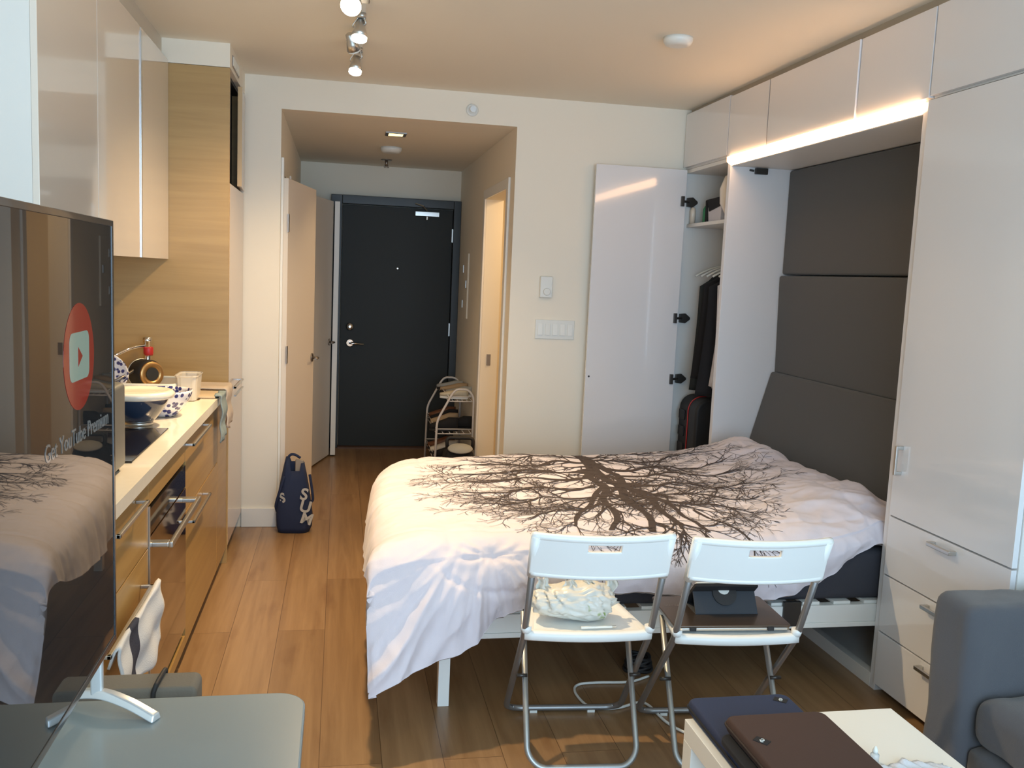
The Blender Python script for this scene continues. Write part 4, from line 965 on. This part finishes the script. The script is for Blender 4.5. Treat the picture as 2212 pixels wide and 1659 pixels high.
md = nt.nodes.new('ShaderNodeMath'); md.operation = 'MULTIPLY'; md.inputs[1].default_value = .1
nt.links.new(tc.outputs['Object'], sx.inputs[0]); nt.links.new(sx.outputs['Y'], md.inputs[0]); nt.links.new(md.outputs[0], rp.inputs['Fac']); nt.links.new(rp.outputs['Color'], b.inputs['Base Color'])
cloth_over('tea_towel', -.491, 2.150, 2.64, .596, lambda u: .185+.016*math.sin(u*9+1), .05, tw, 'white tea towel with dark stripes hanging on the lower drawer pull', back=.025, seed=2)
cloth_over('dish_cloth', -.508, 4.30, 4.50, .930, lambda u: .20-.04*abs(u-.5), 0, mat('beige_waffle_cloth', (.62, .52, .42), .95, bump=.8, bscale=120), 'beige cloth draped over the worktop edge', back=.16, seed=4)
cloth_over('dish_cloth', -.503, 4.08, 4.23, .928, lambda u: .21-.03*u, 0, mat('grey_green_cloth', (.24, .30, .31), .95, bump=.6, bscale=150), 'blue grey cloth hanging over the worktop edge beside the beige one', back=.03, seed=7, folds=.004)
o = obj('folded_cloth', bx(BM(), -.64, -.53, 4.07, 4.27, .916, .926), mat('tan_folded_cloth', (.52, .41, .28), .9, bump=.5, bscale=120), bevel=.004, seg=3); tag(o, 'tan folded cloth lying on the worktop beside the sink', 'cloth')

# ------------------------------------------------------------------ television and its table
t = thing('television', 'large flat television on the grey table, screen edge towards the kitchen', 'television', (-.385, .96, .80))
obj('tv_body', bx(BM(), -.400, -.373, .335, 1.600, .848, 1.562), M['rubber'], t, bevel=.004)
obj('rear_housing', bx(BM(), -.435, -.400, .50, 1.43, .87, 1.25), M['rubber'], t, bevel=.012)
sm = mat('screen_glass', (.010, .011, .012),   .012, spec=.45, emit=(.5, .55, .6), es=.012)
scn = obj('screen', bx(BM(), -.373, -.3715, .343, 1.592, .858, 1.554), sm, t)
bm = BM(); bx(bm, -.376, -.370, 1.592, 1.602, .846, 1.564); bx(bm, -.376, -.370, .333, .343, .846, 1.564); bx(bm, -.376, -.370, .343, 1.592, 1.554, 1.564); bx(bm, -.376, -.370, .343, 1.592, .846, .858)
obj('bezel', bm, mat('blue_black_bezel', (.012, .018, .024), .2, coat=.5), t, bevel=.001)
cy, cz = 1.400, 1.358
TVR = mat('screen_red', (.02, .005, .005), .05, spec=.6, emit=(.62, .02, .015), es=.22)
TVW = mat('screen_white', (.02, .02, .02), .05, spec=.6, emit=(.40, .62, .54), es=.34)
TVT = mat('screen_text', (.02, .02, .02), .05, spec=.6, emit=(.7, .78, .8), es=.13)
obj('logo_disc', prism(BM(), [(cy+.078*math.cos(k*PI/32), cz+.078*math.sin(k*PI/32)) for k in range(64)], 'x', -.3716, -.3711), TVR, scn)
obj('logo_badge', prism(BM(), rrect(cy-.050, cy+.050, cz-.034, cz+.036, .014), 'x', -.3712, -.3708), TVW, scn)
obj('logo_triangle', prism(BM(), [(cy-.009, cz-.014), (cy+.014, cz), (cy-.009, cz+.015)], 'x', -.3709, -.3705), TVR, scn)
bm = text_bm('Get YouTube Premium', .0345, .0003); bmesh.ops.transform(bm, matrix=Matrix.Translation((-.3712, cy, 1.243)) @ Matrix(((0, 0, 1), (1, 0, 0), (0, 1, 0))).to_4x4(), verts=bm.verts)
obj('screen_text', bm, TVT, scn)
ft = mat('silver_plastic_foot', (.70, .72, .72), .25, .5)
for y in (1.50, .42):
    s_ = 1 if y > 1 else -1
    P = spline([(-.49, y+s_*.085, .746), (-.44, y+s_*.07, .762), (-.385, y+s_*.05, .772), (-.335, y+s_*.028, .764), (-.286, y+s_*.005, .746)], 7)
    bm = BM(); n_ = len(P); prv = None
    for k, p in enumerate(P):
        d = (P[min(k+1, n_-1)]-P[max(k-1, 0)]).normalized(); sd = Vector((-d.y, d.x, 0)).normalized()*.013; th = Vector((0, 0, .0065))
        ring = [bm.verts.new(p+sd-th), bm.verts.new(p-sd-th), bm.verts.new(p-sd*.6+th), bm.verts.new(p+sd*.6+th)]
        if prv:
            for a in range(4): bm.faces.new((prv[a], prv[(a+1) % 4], ring[(a+1) % 4], ring[a]))
        else: bm.faces.new(ring[::-1])
        prv = ring
    bm.faces.new(prv)
    obj('foot', bm, ft, t, bevel=.003, seg=3)
    obj('foot_neck', bx(BM(), -.400, -.380, y+s_*.05-.007, y+s_*.05+.007, .768, .850), ft, t, bevel=.004)
t = thing('tv_table', 'grey rounded corner table under the television', 'table', (-.4, .9, 0))
obj('table_top', prism(BM(), rrect(-.80, -.046, .20, 1.592, .052, 10), 'z', .714, .7395), M['tabletop'], t, bevel=.004, seg=3)
for x in (-.74, -.11):
    for y in (.28, 1.50): obj('leg', tube(BM(), [(x, y, .714), (x, y, 0)], .018, 14), M['steel'], t)
t = thing('storage_case', 'taupe upright case with a black strap behind the television table', 'case', (-.36, 1.70, 0))
bm = BM(); prism(bm, rrect(-.49, -.246, 0, .722, .014), 'y', 1.665, 1.735)
obj('case_body', bm, mat('taupe_board', (.17, .15, .12), .8, bump=.3, bscale=300), t, bevel=.008, seg=3)
bm = BM(); P = [(-.322, 1.660, .04), (-.322, 1.660, .715), (-.318, 1.665, .7275), (-.316, 1.70, .729), (-.314, 1.735, .7275), (-.314, 1.740, .715), (-.314, 1.740, .04)]
tube(bm, rnd(P, .004), .0045, 8); obj('strap', bm, M['rubber'], t)

# ------------------------------------------------------------------ low white table and what lies on it
t = thing('low_table', 'low square white table in the right foreground', 'table', (1.125, 1.68, 0))
obj('table_top', bx(BM(), .846, 1.403, 1.405, 1.962, .400, .450), M['lack'], t, bevel=.0015)
for x in (.846, 1.353):
    for y in (1.405, 1.912): obj('leg', bx(BM(), x, x+.05, y, y+.05, 0, .400), M['lack'], t, bevel=.0015)
def sleeve(name, x0, x1, y0, y1, z0, z1, m, label, logo, zipm=None):
    t = thing(name, label, 'laptop sleeve', ((x0+x1)/2, (y0+y1)/2, z0))
    P = rrect(x0, x1, y0, y1, .022, 8); zc = (z0+z1)/2; hz = (z1-z0)/2; bm = BM(); rings = []
    c = Vector(((x0+x1)/2, (y0+y1)/2))
    for k in range(13):
        a = -PI/2+PI*k/12; ins = (1-math.cos(a))*.012; zz = zc+hz*math.copysign(abs(math.sin(a))**.8, math.sin(a))
        ring = []
        for i, p in enumerate(P):
            q = Vector(p)-c; l = q.length; q = q*(l-ins)/l; ring.append(bm.verts.new((c.x+q.x, c.y+q.y, zz)))
        rings.append(ring)
    for A, B in zip(rings, rings[1:]):
        for i in range(len(A)): bm.faces.new((A[i], A[(i+1) % len(A)], B[(i+1) % len(A)], B[i])).smooth = True
    bm.faces.new(rings[0][::-1]); bm.faces.new(rings[-1])
    obj('padded_body', bm, m, t)
    obj('zip', tube(BM(), [(c.x+(p[0]-c.x)*1.003, c.y+(p[1]-c.y)*1.003, zc) for p in P], .0035, 6, closed=True), zipm or M['black'], t)
    lx, ly, rz = logo
    bm = prism(BM(), [(-.016, -.011), (.016, -.011), (.016, .011), (-.016, .011)], 'z', 0, .0012); T = Matrix.Translation((lx, ly, z1)) @ Matrix.Rotation(rz, 4, 'Z')
    bmesh.ops.transform(bm, matrix=T, verts=bm.verts); tg = obj('patch', bm, M['black'], t)
    bm = BM(); tube(bm, spline([(-.004, .004, 0), (0, .007, 0), (.004, .003, 0), (0, 0, 0), (-.003, -.003, 0), (.001, -.007, 0), (.005, -.004, 0)], 4), .0008, 5); tube(bm, [(-.005, -.001, 0), (.005, .001, 0)], .0007, 5)
    bmesh.ops.transform(bm, matrix=Matrix.Translation((0, 0, .0016)), verts=bm.verts); bmesh.ops.transform(bm, matrix=T, verts=bm.verts)
    obj('logo', bm, M['whiteplastic'], tg)
    return t
sleeve('laptop_sleeve', .862, 1.128, 1.60, 2.000, .452, .487, M['navy'], 'navy blue padded sleeve at the back of the low table', (1.094, 1.960, R(-38)))
o = obj('tablet_sleeve', prism(BM(), rrect(.852, 1.138, 1.455, 1.790, .03), 'z', .4885, .502), M['black'], bevel=.004, seg=3); tag(o, 'thin black sleeve between the navy and the brown sleeves', 'laptop sleeve')
brown = mat('brown_neoprene', (.058, .030, .022), .9, bump=.3, bscale=700)
sleeve('laptop_sleeve', .874, 1.118, 1.44, 1.812, .5035, .536, brown, 'brown padded sleeve lying on top of the sleeve pile', (.908, 1.690, R(-50)), mat('dark_brown_zip', (.02, .01, .008), .7))
t = thing('dropper_bottle', 'tiny clear dropper bottle on the low white table', 'bottle', (1.205, 1.725, .45))
obj('bottle_body', lathe(BM(), [(.008, 0), (.010, .002), (.010, .018), (.006, .022)], (1.205, 1.725, .4505), 16), mat('clear_plastic', (.8, .85, .88), .1, trans=.6), t)
obj('cap', lathe(BM(), [(.006, 0), (.006, .006), (.002, .016)], (1.205, 1.725, .4725), 14), M['whiteplastic'], t)
bm = BM()
def pap(u, v): return (1.19+.17*u+.01*math.sin(v*5), 1.585+.125*v*(1-.35*abs(u-.5)), .4515+.010*(.5+.5*noise.noise(Vector((u*5, v*6, 2))))+.006*math.sin(u*17+v*9)**2)
grid(bm, pap, 26, 22); o = obj('plastic_wrap', bm, mat('pale_plastic_wrap', (.78, .84, .92), .15, trans=.3), solid=.0008); tag(o, 'crumpled pale plastic wrapper at the front of the low table', 'wrapper')

# ------------------------------------------------------------------ sofa
t = thing('sofa', 'slate grey fabric sofa at the right edge of the picture', 'sofa', (2.15, 1.4, 0))
def soft(x0, x1, y0, y1, z0, z1, r, amp=.006, cuts=22, seed=0, puff=0):
    """a box with generously rounded edges and a faintly rumpled cloth surface"""
    bm = BM(); bmesh.ops.create_cube(bm, size=1); bmesh.ops.subdivide_edges(bm, edges=bm.edges[:], cuts=cuts, use_grid_fill=True)
    cx, cy_, cz_ = (x0+x1)/2, (y0+y1)/2, (z0+z1)/2; hx, hy, hz = (x1-x0)/2, (y1-y0)/2, (z1-z0)/2
    for v in bm.verts:
        p = Vector((v.co.x*2*hx, v.co.y*2*hy, v.co.z*2*hz))
        q = Vector([max(-h+r, min(h-r, c)) for c, h in zip(p, (hx, hy, hz))]); d = p-q
        if d.length > 0: p = q+d.normalized()*r
        nn = d.normalized() if d.length else Vector((0, 0, 0))
        p += nn*(amp*noise.noise(Vector((p.x*6+seed, p.y*6, p.z*5)))+amp*.6*noise.noise(Vector((p.x*15, p.y*15+seed, p.z*9))))
        if puff: p.z += puff*(1-(v.co.x*2)**2)*(1-(v.co.y*2)**2)*(1 if v.co.z > 0 else 0)
        v.co = p+Vector((cx, cy_, cz_))
    for f in bm.faces: f.smooth = True
    return bm
obj('arm', soft(1.706, 2.60, 2.085, 2.245, .03, .662, .035, .008, 30), M['sofa'], t)
obj('seat_base', soft(1.73, 2.60, .55, 2.083, .03, .27, .03, .005), M['sofa'], t)
obj('seat_cushion', soft(1.735, 2.40, 1.36, 2.080, .272, .415, .045, .010, 26, 3, .045), M['sofa'], t)
obj('seat_cushion', soft(1.735, 2.40, .64, 1.355, .272, .415, .045, .010, 26, 5, .045), M['sofa'], t)
obj('backrest', soft(2.38, 2.61, .55, 2.083, .272, .78, .05, .008), M['sofa'], t)
for x in (1.78, 2.55):
    for y in (.62, 2.17): obj('foot', lathe(BM(), [(.02, 0), (.024, .035)], (x, y, 0), 12), M['rubber'], t)

# ------------------------------------------------------------------ things at the hall opening
t = thing('tote_bag', 'navy tote bag with grey letters standing on the floor by the pillar', 'bag', (-.235, 5.17, 0))
bm = BM(); rings = []
prof = [(.0, .086, .050), (.03, .097, .060), (.10, .099, .060), (.19, .092, .056), (.27, .078, .048), (.34, .062, .038), (.40, .050, .028)]
for z, hx, hy in prof:
    ring = []
    for k in range(28):
        a = 2*PI*k/28; e = lambda q: math.copysign(abs(q)**.62, q)
        zz = z
        if z > .33: zz = z + (.030 if math.cos(a) < -.3 else (-.045 if abs(math.cos(a)) <= .55 and math.sin(a) < 0 else .0))
        ring.append(bm.verts.new((-.235+e(math.cos(a))*hx*(1+.04*math.sin(3*a+z*20)) + z*.10*0, 5.17+e(math.sin(a))*hy*(1+.05*math.sin(4*a+z*15)), zz+.002)))
    rings.append(ring)
for A, B in zip(rings, rings[1:]):
    for k in range(28): bm.faces.new((A[k], A[(k+1) % 28], B[(k+1) % 28], B[k])).smooth = True
bm.faces.new(rings[0][::-1])
obj('bag_body', bm, M['navy'], t, solid=.004)
for P in (((-.29, 5.125, .33), (-.315, 5.12, .24), (-.335, 5.14, .16), (-.33, 5.16, .12)), ((-.285, 5.15, .40), (-.262, 5.15, .446), (-.235, 5.15, .45), (-.205, 5.16, .43)), ((-.150, 5.13, .34), (-.138, 5.125, .27), (-.130, 5.13, .20), (-.140, 5.14, .175))):
    bm = BM(); tube(bm, spline(P, 6), .0075, 8); obj('strap', bm, M['navy'], t)
for ch, x, z, sz, an in (('S', -.178, .228, .092, -12), ('U', -.170, .156, .092, -14), ('M', -.162, .086, .088, -18), ('S', -.298, .205, .075, 12)):
    bm = text_bm(ch, sz, .001, bold=.0025); bmesh.ops.transform(bm, matrix=Matrix.Translation((x, 5.106 if x > -.25 else 5.118, z)) @ Matrix.Rotation(R(-28 if x < -.25 else 12), 4, 'Z') @ Matrix.Rotation(PI/2, 4, 'X') @ Matrix.Rotation(R(an), 4, 'Z'), verts=bm.verts)
    obj('letter', bm, M['silver'], t)
o = obj('paper_roll', prism(BM(), [(-.235, .20), (-.195, .20), (-.185, .415), (-.232, .42)], 'y', 5.16, 5.18), mat('greige_card', (.36, .30, .24), .85), bevel=.006); tag(o, 'greyish cardboard piece sticking out of the navy tote bag', 'cardboard')

# shoe rack
t = thing('shoe_rack', 'white metal shoe rack with arched ends near the entrance door', 'shoe rack', (.84, 6.82, 0))
wt = mat('white_painted_tube', (.70, .66, .62), .4)
for y in (6.45, 7.2):
    P = [(.700, y, 0), (.708, y, .44), (.815, y, .645), (.845, y, .675), (.93, y, .675), (.972, y, .62), (.975, y, 0)]
    obj('end_frame', tube(BM(), rnd(P, .045), .0085, 10), wt, t)
for z, x0 in ((.135, .705), (.345, .708), (.585, .79)):
    bm = BM()
    for k in range(6): x = x0+(.965-x0)*k/5; tube(bm, [(x, 6.455, z), (x, 7.195, z)], .0035, 6)
    for y in (6.458, 6.82, 7.192): tube(bm, [(x0, y, z), (.97, y, z)], .005, 6)
    tube(bm, [(x0, 6.458, z+.035), (x0, 7.192, z+.035)], .004, 6)
    for y in (6.458, 7.192): tube(bm, [(x0, y, z+.035), (.97, y, z+.035)], .004, 6); tube(bm, [(x0, y, z), (x0, y, z+.035)], .004, 6)
    obj('wire_shelf', bm, wt, t)
def shoe(x, y, z, m, sole, label, rz=0, L=.25, H=.075):
    t = thing('shoe', label, 'shoe', (x, y, z), rz, group='shoes on the rack', room=False)
    bm = BM(); rings = []
    n = 12
    for k in range(n+1):
        s = k/n; yy = -L/2+L*s; w = .033+.012*math.sin(PI*min(1, s*1.1)); w *= (1-max(0, s-.85)/.15*.55)*(1-max(0, .08-s)/.08*.4)
        h = H*(1 if s < .35 else 1-.62*((s-.35)/.65)**.8)
        ring = [bm.verts.new((w*math.copysign(abs(math.cos(2*PI*a/16))**.7, math.cos(2*PI*a/16)), yy, .016+h/2+h/2*math.copysign(abs(math.sin(2*PI*a/16))**.8, math.sin(2*PI*a/16)))) for a in range(16)]
        rings.append(ring)
    for A, B in zip(rings, rings[1:]):
        for a in range(16): bm.faces.new((A[a], A[(a+1) % 16], B[(a+1) % 16], B[a])).smooth = True
    bm.faces.new(rings[0]); bm.faces.new(rings[-1])
    obj('upper', bm, m, t)
    bm = BM(); P = [(.036*math.cos(a*PI/12)*(1.05 if math.sin(a*PI/12) > 0 else .9), L/2*math.sin(a*PI/12)*1.02) for a in range(24)]
    prism(bm, P, 'z', 0, .018); obj('sole', bm, sole, t, bevel=.003)
    return t
tan = mat('tan_suede', (.42, .30, .18), .9); yel = mat('pale_mesh', (.62, .55, .40), .8); brn = mat('brown_leather', (.16, .06, .025), .5)
SH = [(.84, 6.56, .592, yel, M['whiteplastic'], 'pale mesh shoe on the top wire shelf, nearest the camera', 1.3), (.90, 6.72, .592, M['grey'], M['whiteplastic'], 'light grey shoe on the top wire shelf, second from the front', 1.2),
      (.88, 6.90, .592, tan, M['rubber'], 'tan shoe on the top wire shelf, third from the front', 1.4), (.87, 7.07, .592, M['grey'], M['rubber'], 'grey shoe with a dark sole, rearmost on the top wire shelf', 1.3),
      (.77, 6.55, .352, M['black'], M['rubber'], 'black shoe on the middle shelf, nearest the camera by the slanted post', 1.5), (.89, 6.62, .352, M['black'], M['black'], 'black shoe on the middle shelf by the hall wall, nearest the camera', 1.5),
      (.80, 6.78, .352, tan, M['cream'], 'tan shoe in the middle of the middle wire shelf', 1.45), (.82, 6.95, .352, M['black'], M['cream'], 'black shoe with a cream sole on the middle shelf', 1.5), (.82, 7.10, .352, brn, M['rubber'], 'brown shoe at the rear of the middle wire shelf', 1.5),
      (.80, 6.56, .142, M['black'], M['rubber'], 'black shoe on the bottom wire shelf, nearest the camera', 1.5), (.80, 6.75, .142, M['cream'], M['rubber'], 'cream shoe on the bottom wire shelf', 1.5), (.80, 6.93, .142, brn, M['rubber'], 'brown leather shoe on the bottom wire shelf', 1.5)]
for x, y, z, m, so, lab, rz in SH: shoe(x+.0, y, z, m, so, lab, rz, .21, .085 if z < .5 else .06)
t = thing('backpack', 'black carrier bag with a grey oval panel in front of the shoe rack', 'bag', (.845, 6.22, 0))
bm = soft(.715, .975, 6.12, 6.34, .0, .30, .07, .008, 18)
for v in bm.verts:
    k = max(0, v.co.z)/.30; v.co.x = .845+(v.co.x-.845)*(1.0-.22*k)
obj('bag_body', bm, M['black'], t)
bm = BM(); P = rnd([(.765, 6.24, .27), (.760, 6.25, .355), (.950, 6.25, .352), (.945, 6.24, .27)], .03); tube(bm, P, .013, 10); obj('handle', bm, M['rubber'], t)
bm = BM()
for k, (rr, yy) in enumerate(((1, 0), (.9, -.006))): pass
lathe(bm, [(.01, -.004), (.085, .0), (.09, .008)], (0, 0, 0), 32)
bmesh.ops.transform(bm, matrix=Matrix.Translation((.845, 6.150, .300)) @ Matrix.Rotation(R(28), 4, 'X') @ Matrix.Diagonal((1, .62, -1, 1)), verts=bm.verts)
obj('oval_panel', bm, M['grey'], t)
bm = BM(); prism(bm, [(.775, .16), (.915, .16), (.905, .225), (.785, .225)], 'y', 6.110, 6.125); obj('front_label', bm, M['grey'], t, bevel=.004)
